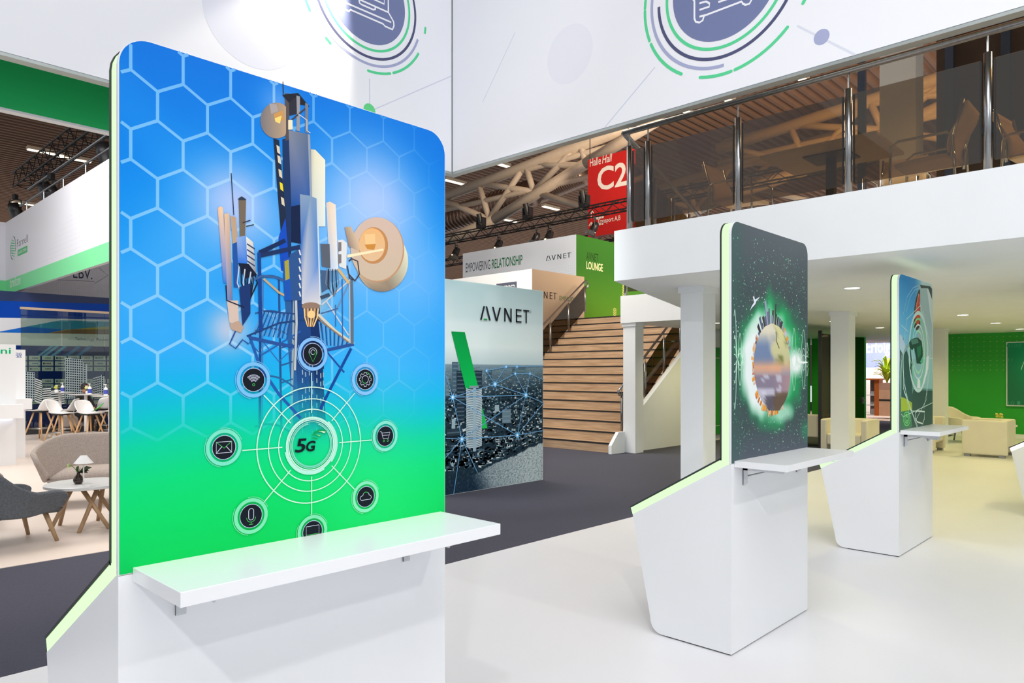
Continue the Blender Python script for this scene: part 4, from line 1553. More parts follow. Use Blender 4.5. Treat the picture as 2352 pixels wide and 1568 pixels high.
def roof_truss(shift):
    t = thing('roof_truss', (26 + shift[0], 10 + shift[1], 0), kind='structure')
    S = Vector(shift)
    for name, segs, r in (('chord', [((1000, 460), (1450, 290)), ((985, 568), (1136, 504)), ((1136, 504), (1345, 376)), ((1345, 376), (1520, 270))], .26),
                          ('tie', [((1000, 487), (1360, 404)), ((1010, 446), (1440, 325))], .13),
                          ('web', [((1206, 376), (1226, 440)), ((1099, 420), (1124, 502)), ((1330, 323), (1345, 370)), ((1010, 456), (1130, 506)), ((1099, 420), (1226, 440)), ((1206, 376), (1345, 380)), ((1226, 440), (1420, 498)), ((1124, 502), (1206, 380)), ((1226, 440), (1330, 330))], .15)):
        for p, q in segs:
            build(name, MB().tube(P26(*p) + S, P26(*q) + S, r, 10), M_TUBE, t, smooth=True)
    return t


for sh in ((0, 0, 0), (14, -4, 2.2), (14, -26, 2.2), (6, -14, 1.2), (0, 30, 0)):
    roof_truss(sh)
M_DUCT = mat('spiral_duct_metal', (150, 122, 106), 0.35, metal=0.7, var=0.15, scale=8, stretch=(1, 8, 1))
for (pu, qu, rad, x) in (((1005, 512), (1225, 442), .75, 30.0), ((1225, 448), (1345, 400), .6, 32.0)):
    p, q = onx(*pu, x), onx(*qu, x)
    dct = tag(build('ventilation_duct', MB().tube(p, q, rad, 16), M_DUCT, smooth=True), 'ribbed round metal ventilation duct under the hall roof' if x == 30 else 'thinner copper-lit ventilation duct reaching the red hall sign', 'duct')
    n = 26
    for k in range(n):
        c = p + (q - p) * ((k + .5) / n)
        dd = (q - p).normalized() * .05
        build('rib', MB().tube(c - dd, c + dd, rad * 1.035, 16), M_DUCT, dct, smooth=True)
lamp_px = [(1145, 378), (1045, 420), (1265, 479), (1172, 508), (1060, 366), (1560, 250), (1830, 175), (1660, 225), (105, 352), (170, 367), (60, 470)]
for k, (u, v) in enumerate(lamp_px):
    p = onz(u, v, RZ - .25)
    if p.x > 85:
        continue
    cl = thing('ceiling_lamp', (p.x, p.y, RZ - .2), 'long warm ceiling lamp on the ribbed hall roof', 'lamp', 'strip lamps on the hall roof')
    build('housing', MB().box(p.x - 1.0, p.x + 1.0, p.y - .2, p.y + .2, RZ - .2, RZ), M_TUBE, cl)
    build('tube', MB().box(p.x - .95, p.x + .95, p.y - .16, p.y + .16, RZ - .24, RZ - .2), M_STRIP, cl)

# red hall sign
DS = 32.0
xs = 24.6
sg = thing('hall_sign', onx(1395, 560, xs), 'big red hall sign hanging under the roof behind the balcony', 'sign')
M_RED = mat('red_sign_board', (196, 26, 22), 0.55, var=0.05, scale=1)
pS = Plane('x', xs)
c0, c1 = pS.px(1350, 545), pS.px(1452, 340)
ztop = pS.px(1350, 367)[1]
build('board', MB().box(xs + .01, xs + .25, -c1[0], -c0[0], c0[1], ztop), M_RED, sg)
pr = Print(pS, .0, .004)
t0, t1 = pS.px(1355, 383), pS.px(1378, 366)
pr.text('Halle', t0[0], t0[1], pS.px(1380, 380)[0] - t0[0], .34, (238, 226, 220), .008)
pr.text('Hall', pS.px(1383, 376)[0], t0[1], pS.px(1406, 372)[0] - pS.px(1383, 376)[0], .34, (238, 226, 220), .008, .2)
pr.build('title_print', sg)
pr = Print(pS, .0, .004)
t0 = pS.px(1372, 440)
pr.text('C2', t0[0], t0[1], pS.px(1440, 430)[0] - t0[0], 1.0, (238, 226, 220), .02)
pr.build('hall_code_print', sg)
pr = Print(pS, .0, .004)
t0 = pS.px(1372, 523)
pr.text('Transport A,B', t0[0], t0[1] + .1, pS.px(1425, 515)[0] - t0[0], .26, (238, 226, 220), .01)
pr.build('direction_print', sg)
for u, v in ((1358, 492), (1358, 520)):
    a, b = pS.px(u, v)
    pr = Print(pS, .0, .004)
    pr.line([(a, b - .18), (a, b + .18)], .05, (238, 226, 220))
    pr.line([(a - .13, b + .04), (a, b + .18), (a + .13, b + .04)], .05, (238, 226, 220))
    pr.build('arrow_print', sg)
pr = Print(pS, .0, .004)
a, b = pS.px(1377, 505)
for k in range(3):
    pr.poly([(a - .18 + .14 * k, b + .05), (a - .06 + .14 * k, b + .05), (a - .06 + .14 * k, b + .17), (a - .18 + .14 * k, b + .17)], (238, 226, 220))
    pr.poly([(a - .18 + .14 * k, b - .22), (a - .08 + .14 * k, b - .22), (a - .08 + .14 * k, b - .12), (a - .18 + .14 * k, b - .12)], (238, 226, 220))
pr.build('pictogram_print', sg)
for u in (1352, 1440):
    a, b = pS.px(u, 367)
    build('cable', MB().tube((xs + .1, -a, ztop), (xs + .1, -a, RZ), .02, 5), M_BLACK, sg)


# ------------------------------------------------------------------ lighting trusses
def light_truss(p, q, s, label, m=None, step=.45):
    """square lattice truss between p and q"""
    m = m or M_BLACK
    p, q = Vector(p), Vector(q)
    t = thing('lighting_truss', p, label, 'truss')
    d = (q - p).normalized()
    sd = d.cross(Vector((0, 0, 1))).normalized() * (s / 2)
    up = Vector((0, 0, s / 2))
    cs = [sd + up, sd - up, -sd - up, -sd + up]
    for c in cs:
        build('chord', MB().tube(p + c, q + c, .028, 6), m, t)
    n = int((q - p).length / step)
    lat = MB()
    for k in range(n):
        a, b = p + d * (k * step), p + d * ((k + 1) * step)
        for i in range(4):
            c0_, c1_ = cs[i], cs[(i + 1) % 4]
            lat.tube(a + (c0_ if k % 2 else c1_), b + (c1_ if k % 2 else c0_), .014, 4)
    o = build('lattice', lat, m, t)
    o['kind'] = 'stuff'
    return t


tA = onx(1300, 497, 22.0)
light_truss((22.0, 34, tA.z), (22.0, 6.5, tA.z), .36, 'black lattice lighting truss crossing in front of the red sign')
tB = onx(1400, 548, 19.6)
light_truss((26.2, 34, tB.z + 1.6), (26.2, 9, tB.z + 1.6), .34, 'lower black lattice truss just above the grey lounge sign')
tC = onx(60, 415, 6.3)
light_truss((6.3, 30, tC.z + .1), (6.3, 9.5, tC.z + .1), .5, 'dark lattice truss hung with big stage lamps over the lounge')
# slim steel frame of the hanging signs over the lounge
fr = thing('hanging_rail', (5.6, 20, 6.3), 'thin bright steel tubes above the white sign over the lounge', 'rail')
for zz, xx in ((6.75, 5.5), (7.3, 5.7)):
    build('tube', MB().tube((xx, 26.3, zz), (xx, 9.0, zz), .03, 8), M_STEEL, fr)
for k in range(9):
    y = 25.5 - k * 1.9
    build('hanger', MB().tube((5.5, y, 6.25), (5.5, y, 6.75), .018, 6), M_STEEL, fr)

M_LENS = mat('lamp_lens_glow', (255, 250, 240), 0.3, emit=(1, 0.95, 0.85), strength=6.0)
M_LENSW = mat('warm_lamp_lens_glow', (255, 220, 150), 0.3, emit=(1, 0.72, 0.30), strength=6.0)
M_CAN = mat('black_lamp_housing', (30, 30, 33), 0.35, var=0.1)
M_DOOR = mat('lamp_barn_door', (92, 94, 98), 0.35, metal=0.5)


def stage_lamp(lens):
    """hangs from its origin, beam along -Z of the can"""
    t = thing('stage_spotlight', (0, 0, 0))
    build('clamp', MB().box(-.04, .04, -.05, .05, -.10, .02), M_BLACK, t, world_pts=False)
    y = MB().path([(-.17, 0, -.36), (-.17, 0, -.14), (0, 0, -.10), (.17, 0, -.14), (.17, 0, -.36)], .016, 6)
    build('yoke', y, M_BLACK, t, world_pts=False)
    tilt = Matrix.Rotation(.45, 4, 'X')
    body = MB().lathe([(.05, .18), (.11, .16), (.14, .02), (.14, -.16), (.15, -.17), (.15, -.2)], (0, 0, 0), 18)
    for v in body.v:
        v[:] = tilt @ v + Vector((0, 0, -.36))
    build('can', body, M_CAN, t, smooth=True, world_pts=False)
    ln = MB().lathe([(.001, -.195), (.128, -.201), (.001, -.203)], (0, 0, 0), 18)
    for v in ln.v:
        v[:] = tilt @ v + Vector((0, 0, -.36))
    build('lens', ln, lens, t, world_pts=False)
    for k, (dx, dy) in enumerate(((1, 0), (-1, 0), (0, 1), (0, -1))):
        bd = MB()
        sx, sy = abs(dy), abs(dx)
        pts = [Vector((dx * .14 - sx * .12, dy * .14 - sy * .12, -.2)), Vector((dx * .14 + sx * .12, dy * .14 + sy * .12, -.2)), Vector((dx * .23 + sx * .15, dy * .23 + sy * .15, -.36)), Vector((dx * .23 - sx * .15, dy * .23 - sy * .15, -.36))]
        nn = Vector((dx, dy, .5)).normalized() * .004
        pts = [tilt @ p + Vector((0, 0, -.36)) for p in [p + nn for p in pts] + [p - nn for p in pts]]
        bd.add(pts, [(0, 1, 2, 3), (7, 6, 5, 4), (0, 4, 5, 1), (1, 5, 6, 2), (2, 6, 7, 3), (3, 7, 4, 0)])
        build('barn_door', bd, M_DOOR, t, world_pts=False)
    return t


lamp_w = stage_lamp(M_LENS)
lamp_o = stage_lamp(M_LENSW)
used = {}


def place_lamp(root, loc, rz, sc, label, group=None):
    first = root.name not in used
    used[root.name] = 1
    o = root if first else dup(root)
    o.location = loc
    o.rotation_euler = (0, 0, rz)
    o.scale = (sc, sc, sc)
    tag(o, label, 'spotlight', group)
    if not group and 'group' in o:
        del o['group']


zA, zB, zC = tA.z - .24, tB.z - .2, tC.z - .2
for u in (1048, 1146, 1262):
    p = onx(u, 560, 22.0)
    place_lamp(lamp_o, (22.0, p.y, zA), 1.2, 1.1, 'small black spotlight with a warm glowing lens under the lattice truss', 'spotlights under the far truss')
for u in (1232, 1366):
    p = onx(u, 500, 22.0)
    place_lamp(lamp_w, (22.0, p.y, zA), .6, 1.0, 'small black spotlight with a white glowing lens under the lattice truss', 'white spotlights under the far truss')
big = [(145, 310, 'big stage spotlight with open barn doors beside the green banner'), (80, 405, 'big stage spotlight halfway along the truss over the lounge'), (12, 420, 'big stage spotlight at the far end of the truss over the lounge'), (212, 375, 'stage spotlight hanging between the truss and the white sign')]
for u, v, lab in big:
    p = onx(u, v - 40, 6.0)
    place_lamp(lamp_w, (5.7, p.y, 7.26) if v < 350 else (6.3, p.y, zC - .03), -1.0, 1.5, lab)
# moving heads on top of the far truss
for u, lab in ((1212, 'black moving-head lamp standing on the far lattice truss'), (1105, 'black moving-head lamp beside the warm spotlight on the truss'), (1342, 'black moving-head lamp in front of the red sign')):
    p = onx(u, 500, 22.0)
    mh = thing('moving_head', (22.0, p.y, tA.z + .21), lab, 'stage lamp')
    y, z = p.y, tA.z + .21
    build('base', MB().box(21.85, 22.15, y - .16, y + .16, z, z + .1), M_BLACK, mh)
    build('yoke', MB().box(21.88, 22.12, y - .2, y - .15, z + .1, z + .46).box(21.88, 22.12, y + .15, y + .2, z + .1, z + .46).box(21.88, 22.12, y - .15, y + .15, z + .1, z + .14), M_BLACK, mh)
    build('head', MB().tube((22.0, y, z + .2), (21.85, y, z + .62), .13, 12, .11), M_BLACK, mh)

# ------------------------------------------------------------------ lounge below the mezzanine
M_CREAM = mat('cream_leather', (232, 226, 208), 0.45, var=0.02, scale=5, bump=0.03)
M_DLIGHT = mat('downlight_glow', (255, 250, 235), 0.4, emit=(1, 0.93, 0.78), strength=9.0)
WARM = (1.0, 0.84, 0.33)
k = 0
for x in (8.87, 11.6, 14.33, 17.08, 19.8):
    for y in (7.3, 5.1, 2.95, .8, -1.4):  # the row nearest the stairs is added to brighten the stair wall
        if (y > 4 and x < 12) or (y > 6 and x < 14):
            continue
        dl = thing('downlight', (x, y, SOF), 'round recessed downlight in the white mezzanine soffit', 'downlight', 'downlights below the mezzanine')
        build('trim_ring', MB().lathe([(.085, 0), (.10, 0), (.10, -.006), (.085, -.006)], (x, y, SOF), 20, cap=False), M_WHITE, dl)
        build('lens', MB().lathe([(.001, -.001), (.084, -.001), (.084, -.004), (.001, -.004)], (x, y, SOF), 20), M_DLIGHT, dl)
        if y > -1:
            s = spot('downlight_beam', (x, y, SOF - .02), (x, y, 0), 68, 150, 0.8, WARM, .06)


for x, y in ((13.2, 7.0), (10.2, 5.0)):  # extra downlights, added to brighten the staircase wall
    dl = thing('downlight', (x, y, SOF), 'round recessed downlight added to brighten the staircase wall', 'downlight', 'added downlights near the stairs')
    build('trim_ring', MB().lathe([(.085, 0), (.10, 0), (.10, -.006), (.085, -.006)], (x, y, SOF), 20, cap=False), M_WHITE, dl)
    build('lens', MB().lathe([(.001, -.001), (.084, -.001), (.084, -.004), (.001, -.004)], (x, y, SOF), 20), M_DLIGHT, dl)
    spot('downlight_beam', (x, y, SOF - .02), (x, y, 0), 70, 150, 0.8, (1, .9, .6), .06)


def cube_chair(label):
    """cube armchair, opening towards +Y, origin at its base centre"""
    t = thing('armchair', (0, 0, 0), label, 'armchair')
    for sx in (-1, 1):
        a = MB().box(sx * .375 - .06, sx * .375 + .06, -.37, .37, .045, .70)
        build('armrest', a, M_CREAM, t, bevel=.03, world_pts=False)
        for yy in (-.28, .28):
            build('foot', MB().box(sx * .375 - .05, sx * .375 + .05, yy - .05, yy + .05, 0, .045), M_STEEL, t, world_pts=False)
    build('backrest', MB().box(-.316, .316, -.37, -.22, .2, .70), M_CREAM, t, bevel=.03, world_pts=False)
    build('seat', MB().box(-.316, .316, -.22, .36, .2, .42), M_CREAM, t, bevel=.03, world_pts=False)
    return t


ch = cube_chair('cream cube armchair in front of the green wall and teal picture')
ch.location = (16.45, 2.95, 0)
dup(ch, (16.5, 4.16, 0), math.pi, 'cream cube armchair partly hidden by the fold-down shelf')
dup(ch, (14.75, 4.95, 0), math.pi / 2, 'cream cube armchair beside the white column and doorway')
dup(ch, (16.1, 6.25, 0), -math.pi / 2, 'cream cube armchair standing behind the smoked glass partition')


def u_shell(w, d, hb, ha, zb, zf, n=64, rows=10, power=.62):
    """bucket shell: back at -X, open towards +X"""
    mb = MB()

    xf = d * .44

    def fn(i, j):
        t = abs(-1 + 2 * i)
        sg_ = -1 if i < .5 else 1
        arc = t < .62
        phi = math.pi / 2 * min(1, t / .62)
        u = 0 if arc else (t - .62) / .38
        k = max(0, min(1, (t - .24) / .46))
        k = k * k * (3 - 2 * k)
        top = hb + (ha - hb) * k
        bot = zb + (zf - zb) * u
        if u > .55:
            q = 1 - math.sqrt(max(0, 1 - ((u - .55) / .45) ** 2))
            mid = bot + .45 * (top - bot)
            top, bot = top + (mid - top) * .72 * q, bot + (mid - bot) * .5 * q
        z = bot + (top - bot) * j
        sc = .84 + .16 * j
        x = -d * .46 * math.cos(phi) ** .85 * sc if arc else xf * u * (.93 + .07 * j)
        y = sg_ * w / 2 * (math.sin(phi) ** .9 if arc else 1.0) * sc * (1 - .10 * u * u)
        if arc:
            x -= .07 * j * math.cos(phi)
        return (x, y, z)
    return mb.grid(n, rows, fn)


def lounge_chair(name, label, cat, w, d, hb, ha, m, legm, seat_z=.40):
    t = thing(name, (0, 0, 0), label, cat)
    build('shell', u_shell(w, d, hb, ha, .28, .33), m, t, smooth=True, solid=.06, subsurf=1, world_pts=False)
    seat = MB()

    def top(i, j):
        x = -d * .36 + d * .74 * i
        y = (-.5 + j) * w * .78
        edge = min(i, 1 - i, j, 1 - j)
        return (x, y, seat_z - .10 + .10 * min(1, edge * 7) ** .5)
    seat.grid(10, 10, top)
    build('seat_cushion', seat, m, t, smooth=True, solid=.06, world_pts=False)
    for sx, sy in ((1, 1), (1, -1), (-1, 1), (-1, -1)):
        build('leg', MB().tube((sx * d * .24, sy * w * .26, .33), (sx * d * .36, sy * w * .34, 0), .024, 10, .017), legm, t, smooth=True, world_pts=False)
    return t


M_OAKLEG = wood('oak_leg', (186, 154, 118), (150, 118, 86), 10, (1, 1, .2))
c = lounge_chair('lounge_chair', 'cream curved lounge chair with low arms against the green wall', 'chair', .8, .78, .80, .58, M_CREAM, M_STEEL)
c.location, c.rotation_euler = (19.3, 4.05, 0), (0, 0, -1.9)
dup(c, (19.2, 2.0, 0), 1.9, 'cream curved lounge chair under the teal picture')
# flower on a low table between the armchairs
tb = thing('low_table', (17.7, 2.98, 0), 'low white round table behind the cream cube armchair', 'table')
build('table_top', MB().lathe([(.001, .50), (.3, .50), (.3, .53), (.001, .53)], (17.7, 2.98, 0), 28), M_WHITE, tb)
build('stem', MB().tube((17.7, 2.98, .02), (17.7, 2.98, .5), .03, 12), M_WHITE, tb)
build('base', MB().lathe([(.001, 0), (.2, 0), (.2, .02), (.001, .02)], (17.7, 2.98, 0), 24), M_WHITE, tb)
M_YELLOW = mat('yellow_green_petal', (206, 204, 90), 0.6, var=0.15, scale=30)
M_LEAF = mat('green_leaf', (66, 96, 44), 0.5, var=0.25, scale=20)
fv = thing('flower_vase', (17.7, 2.98, .53), 'small vase with yellow flowers on the low table', 'vase')
build('vase', MB().lathe([(.001, .53), (.035, .53), (.05, .57), (.03, .62), (.022, .64)], (17.7, 2.98, 0), 14), M_WHITE, fv, smooth=True)
random.seed(2)
for q in range(7):
    p = Vector((17.7 + random.uniform(-.07, .07), 2.98 + random.uniform(-.07, .07), random.uniform(.68, .76)))
    mb = MB()
    mb.lathe([(.001, -.02), (.03, 0), (.02, .025), (.001, .03)], p, 8)
    build('bloom', mb, M_YELLOW, fv, smooth=True)

# teal picture on the green wall
pt = Plane('x', 21.19)
a0, z0 = pt.px(2311, 932)
a1, z1 = pt.px(2352, 784)
pic = thing('picture', (21.22, -a0 - 1.2, 1.4), 'teal picture with pale digits in a thin white frame on the green wall', 'picture')
build('frame', MB().box(21.2, 21.25, -a0 - 2.3, -a0, z0, z1), M_WHITE, pic)
pr = Print(pt, .0)
zz0, zz1 = z0 + .025, z1 - .025
pr.field(a0 + .025, a0 + 2.275, zz0, zz1, 20, 20, lambda a, b: mix((44, 120, 92), (28, 150, 108), .5 + .5 * math.sin(a * 3 + b * 2)))
pr.up()
for s, u, v, h in (('010', 2312, 798, 9), ('0', 2339, 798, 8), ('11', 2316, 828, 5), ('10', 2315, 929, 8), ('1', 2336, 929, 8)):
    q0, q1 = pt.px(u, v), pt.px(u, v - h)
    pr.text(s, q0[0], q0[1], (q1[1] - q0[1]) * .75 * len(s), q1[1] - q0[1], (70, 160, 130))
pr.up().poly([(2344.5, 848), (2346, 849), (2352, 832), (2352, 829)], (206, 246, 226), px=True)
pr.build('digit_print', pic)

# green walls further back, with the doorway to the far stand
wg = struct('wall_left', MB().box(21.25, 21.4, 6.75, 8.2, 0, SOF), M_GWALL)
pr = Print(Plane('x', 21.25))
for i in range(10):
    for j in range(14):
        a, b = -8.1 + i * .14, .25 + j * .06
        for sg_ in (-1, 1):
            pr.poly([(a, b + .03), (a + sg_ * .06, b), (a + sg_ * .06, b + .022), (a, b + .052)], (84, 150, 60))
pr.build('chevron_print', wg)
ws = struct('wall_stair_back', MB().box(16.32, 21.25, 8.24, 8.4, 0, SOF), M_GWALL)
wgp = struct('wall_lounge', MB().box(14.6, 16.3, 8.25, 8.285, .15, 2.2), M_GWALL)
pr = Print(Plane('y', 8.25))
pr.line([(15.28, .35), (16.2, .35), (16.2, 1.95), (15.28, 1.95)], .03, (222, 232, 214), closed=True)
pr.build('frame_print', wgp)

# smoked glass partition
gp = thing('glass_partition', (16.0, 5.56, 0), 'smoked glass partition with a black steel post beside the white column', 'partition')
build('post', MB().box(14.82, 14.88, 5.53, 5.59, 0, 2.46), M_BLACK, gp)
build('pane', MB().box(14.88, 17.5, 5.555, 5.567, .03, 2.4), M_SMOKE, gp)
build('floor_rail', MB().box(14.88, 17.5, 5.54, 5.58, 0, .03), M_BLACK, gp)
build('handle', MB().box(17.3, 17.4, 5.50, 5.53, .95, 1.0).box(17.33, 17.37, 5.52, 5.555, .9, 1.05), M_STEEL, gp)

# far stand seen through the doorway
XF = 30.0
M_BLUEW = mat('periwinkle_glowing_wall', (126, 140, 226), 0.6, emit=lin((110, 125, 215)), strength=.3)  # faint glow in the paint stands in for light on the wall
pf = Plane('x', XF)
fw = thing('stand_wall', (XF + .1, 9, 0), 'periwinkle blue stand wall with white lettering far behind the doorway', 'wall')
build('panel', MB().box(XF, XF + .1, 7.4, 11.5, 0, 4.2), M_BLUEW, fw)
pr = Print(pf, .002)
q0, q1 = pf.px(1990, 812), pf.px(2044, 797)
pr.text('Erfolg', q0[0], q0[1] - .12, q1[0] - q0[0], .62, (244, 244, 250), .01)
pr.build('wall_print', fw)
M_ORANGE = mat('orange_wood_panel', (206, 112, 50), 0.5, var=0.08)
M_PEACH = mat('peach_laminate', (236, 190, 158), 0.5)
XS_ = 27.0
ps = Plane('x', XS_)


def yz(u, v):
    a, b = ps.px(u, v)
    return -a, b


sh = thing('open_shelf', (XS_, yz(2000, 930)[0], 0), 'open grey shelf unit with an orange side panel in the far stand', 'shelf')
yl_, yr_ = yz(1990, 900)[0], yz(2008, 900)[0]
ytop = 1.35
build('back', MB().box(XS_ + .4, XS_ + .42, yr_, yl_, .1, ytop), mat('shelf_grey', (120, 110, 110), .6), sh)
for zz in (.1, .45, .8):
    build('board', MB().box(XS_, XS_ + .4, yr_, yl_, zz, zz + .03), M_WHITE, sh)
build('side_panel', MB().box(XS_, XS_ + .42, yz(2019, 900)[0], yr_, .1, ytop), M_ORANGE, sh)
build('top', MB().box(XS_ - .05, XS_ + .5, yz(2022, 900)[0], yl_, ytop, ytop + .05), M_ORANGE, sh)
for n_, (dy, zz, w, h) in enumerate(((.12, .83, .1, .12), (.26, .83, .1, .13), (.1, .48, .14, .1), (.12, .13, .22, .2))):
    bx = tag(build('storage_box', MB().box(XS_ + .1, XS_ + .3, yl_ - dy - w, yl_ - dy, zz, zz + h), M_GREYP, bevel=.004), 'small grey box standing on the open shelf of the far stand', 'box', 'boxes on the far shelf')
ct = thing('counter', (XS_ + .3, yz(2040, 930)[0], 0), 'peach coloured counter with a planter trough in the far stand', 'counter')
y0_, y1_ = yz(2075, 900)[0], yz(2019, 900)[0]
build('front', MB().box(XS_, XS_ + .6, y0_, y1_, .1, 1.0), M_PEACH, ct)
build('groove', MB().box(XS_ - .005, XS_, y0_, y1_, .62, .68), M_DARK, ct)
build('trough', MB().box(XS_, XS_ + .5, y0_, y1_, 1.0, 1.25), mat('planter_taupe', (206, 160, 140), .6), ct)
cab = thing('cabinet', (XF - .6, yz(2005, 870)[0], 0), 'white cabinet row below the blue wall of the far stand', 'cabinet')
build('body', MB().box(XF - .6, XF - .2, 7.6, 9.9, 0, 1.8), M_WHITE, cab)
for n_ in range(4):
    d_ = build('door', MB().box(XF - .62, XF - .6, 7.65 + n_ * .56, 7.65 + n_ * .56 + .52, .1, 1.75), M_WHITE, cab)
    build('handle', MB().box(XF - .64, XF - .62, 7.7 + n_ * .56, 7.73 + n_ * .56, .9, 1.1), M_STEEL, d_)
pp = Vector((XS_ + .25, yz(2032, 880)[0], 1.25))
pl_ = thing('potted_palm', pp, 'bright green palm in the planter of the far stand', 'plant')
M_PALM = mat('lime_palm_leaf', (190, 214, 50), 0.5, var=0.3, scale=4)
random.seed(4)
for q in range(56):
    t = random.uniform(0, 6.28)
    r = random.uniform(.15, .5)
    h = random.uniform(.3, .95)
    mb = MB()
    pts = [pp + Vector((math.cos(t) * r * f ** 1.4, math.sin(t) * r * f ** 1.4, h * math.sin(f * 1.9))) for f in [i / 6 for i in range(7)]]
    sdv = Vector((-math.sin(t), math.cos(t), 0))
    vs_ = []
    for i, p in enumerate(pts):
        w = .038 * math.sin(math.pi * (.1 + .9 * i / 6)) + .004
        vs_ += [p + sdv * w, p - sdv * w - Vector((0, 0, .02))]
    mb.add(vs_, [(2 * i, 2 * i + 1, 2 * i + 3, 2 * i + 2) for i in range(6)])
    build('frond', mb, M_PALM, pl_, smooth=True, solid=.004)
struct('floor_far', MB().box(26, 40, 4.0, 12, -.004, 0.0), mat('far_stand_floor', (206, 186, 170), .5))
area('far_stand_light', (27.0, 8.0, 4.6), (28.5, 8.4, 0), 3.0, 330, (1, .93, .85))

# ------------------------------------------------------------------ meeting furniture on the mezzanine
M_TABLE = mat('light_table_laminate', (196, 186, 166), 0.4)
M_TLEG = mat('dark_grey_table_leg', (56, 54, 52), 0.5)


def meeting_table(x0, x1, y0, y1, label):
    z = DECK + .735
    t = thing('meeting_table', ((x0 + x1) / 2, (y0 + y1) / 2, DECK), label, 'table')
    build('table_top', MB().box(x0, x1, y0, y1, z - .03, z), M_TABLE, t)
    cx0, cy0 = (x0 + x1) / 2, (y0 + y1) / 2
    build('mounting_plate', MB().box(cx0 - .2, cx0 + .2, cy0 - .22, cy0 + .22, z - .045, z - .03), M_TLEG, t)
    build('leg', MB().box(cx0 - .04, cx0 + .04, cy0 - .04, cy0 + .04, DECK + .02, z - .045), M_TLEG, t)
    build('foot_plate', MB().box(cx0 - .25, cx0 + .25, cy0 - .25, cy0 + .25, DECK, DECK + .02), M_TLEG, t)


meeting_table(7.25, 8.15, 2.2, 3.34, 'square meeting table with a dark centre leg behind the smoked balcony glass')
meeting_table(7.75, 8.65, -.5, .75, 'meeting table nearest the dark framed wall on the mezzanine')
M_HIDE = mat('cream_chair_hide', (214, 190, 156), 0.5, var=0.04)
M_CHROME = mat('polished_chrome', (200, 202, 204), 0.12, metal=1.0)


def meeting_chair():
    """tube frame chair, faces +X, origin at its base"""
    t = thing('meeting_chair', (0, 0, 0))
    for sy in (-1, 1):
        y = sy * .27
        build('side_frame', MB().path([(.24, y, .02), (-.22, y, .02), (-.27, y, .06), (-.27, y, .2), (-.25, y, .60), (-.2, y, .64), (.2, y, .64), (.26, y, .60), (.27, y, .4), (.26, y, .02)], .013, 8), M_CHROME, t, smooth=True, world_pts=False)

    def back(i, j):
        s = j
        x = -.22 - .10 * s + .035 * math.sin(s * 5.2)
        y = (-.5 + i) * .46
        return (x, y, .44 + .46 * s)
    build('backrest', MB().grid(8, 10, back), M_HIDE, t, smooth=True, solid=.03, world_pts=False)

    def seat(i, j):
        return (-.22 + .46 * j, (-.5 + i) * .46, .44 + .015 * math.sin(j * 3.1) - .02 * j)
    build('seat', MB().grid(8, 8, seat), M_HIDE, t, smooth=True, solid=.035, world_pts=False)
    for sy in (-1, 1):
        build('back_tube', MB().path([(-.235, sy * .24, .40), (-.25, sy * .24, .6), (-.33, sy * .24, .92)], .012, 8), M_CHROME, t, smooth=True, world_pts=False)
    return t


mc = meeting_chair()
mc.location, mc.rotation_euler = (7.7, 1.86, DECK), (0, 0, math.pi / 2)
tag(mc, 'cream chrome-framed chair tucked to the table beside the thick railing post', 'chair')
dup(mc, (8.7, 2.42, DECK), math.pi, 'cream chrome-framed chair at the far side of the square meeting table')['category'] = 'chair'
dup(mc, (7.85, 3.85, DECK), -math.pi / 2, 'cream chrome-framed chair turned its back to the staircase')['category'] = 'chair'
dup(mc, (8.15, 1.02, DECK), -math.pi / 2 - .15, 'cream chrome-framed chair facing the table by the dark wall')['category'] = 'chair'
struct('column_upper', MB().box(10.2, 10.55, 2.62, 3.05, DECK, 7.5), M_WALLW)
# dark wall with blue-grey mullions
M_DWALL = mat('dark_brown_panel_wall', (74, 62, 54), 0.35, var=0.2, scale=1.5)
M_MULL = mat('blue_grey_mullion', (60, 72, 92), 0.4)
dw = struct('wall_mezzanine', MB().box(11.2, 11.3, -8, 2.62, DECK, 7.5), M_DWALL)
pw_ = Plane('x', 11.2)
for u in (1982, 2077, 2183, 2312):
    y = -pw_.px(u, 150)[0]
    build('mullion', MB().box(11.12, 11.2, y - .05, y + .05, DECK, 7.5), M_MULL, dw)
build('transom', MB().box(11.15, 11.2, -8, 2.6, 4.75, 4.85), M_MULL, dw)
for k in range(3):
    y = 1.6 - k * 1.7
    ml = thing('mezzanine_lamp', (9.0, y, 6.4), 'small warm pendant lamp above the mezzanine tables', 'lamp', 'pendants over the mezzanine')
    build('shade', MB().lathe([(.02, .12), (.06, .1), (.12, 0), (.115, 0), (.05, .09)], (9.0, y, 6.3), 18), M_TLEG, ml)
    build('bulb', MB().lathe([(.001, .0), (.03, .02), (.03, .05), (.001, .07)], (9.0, y, 6.3), 12), M_STRIP, ml)
    build('cord', MB().tube((9.0, y, 6.42), (9.0, y, RZ), .006, 5), M_BLACK, ml)
    spot('mezzanine_beam', (9.0, y, 6.28), (8.3, y, DECK), 130, 130, .6, (1, .78, .48), .06)

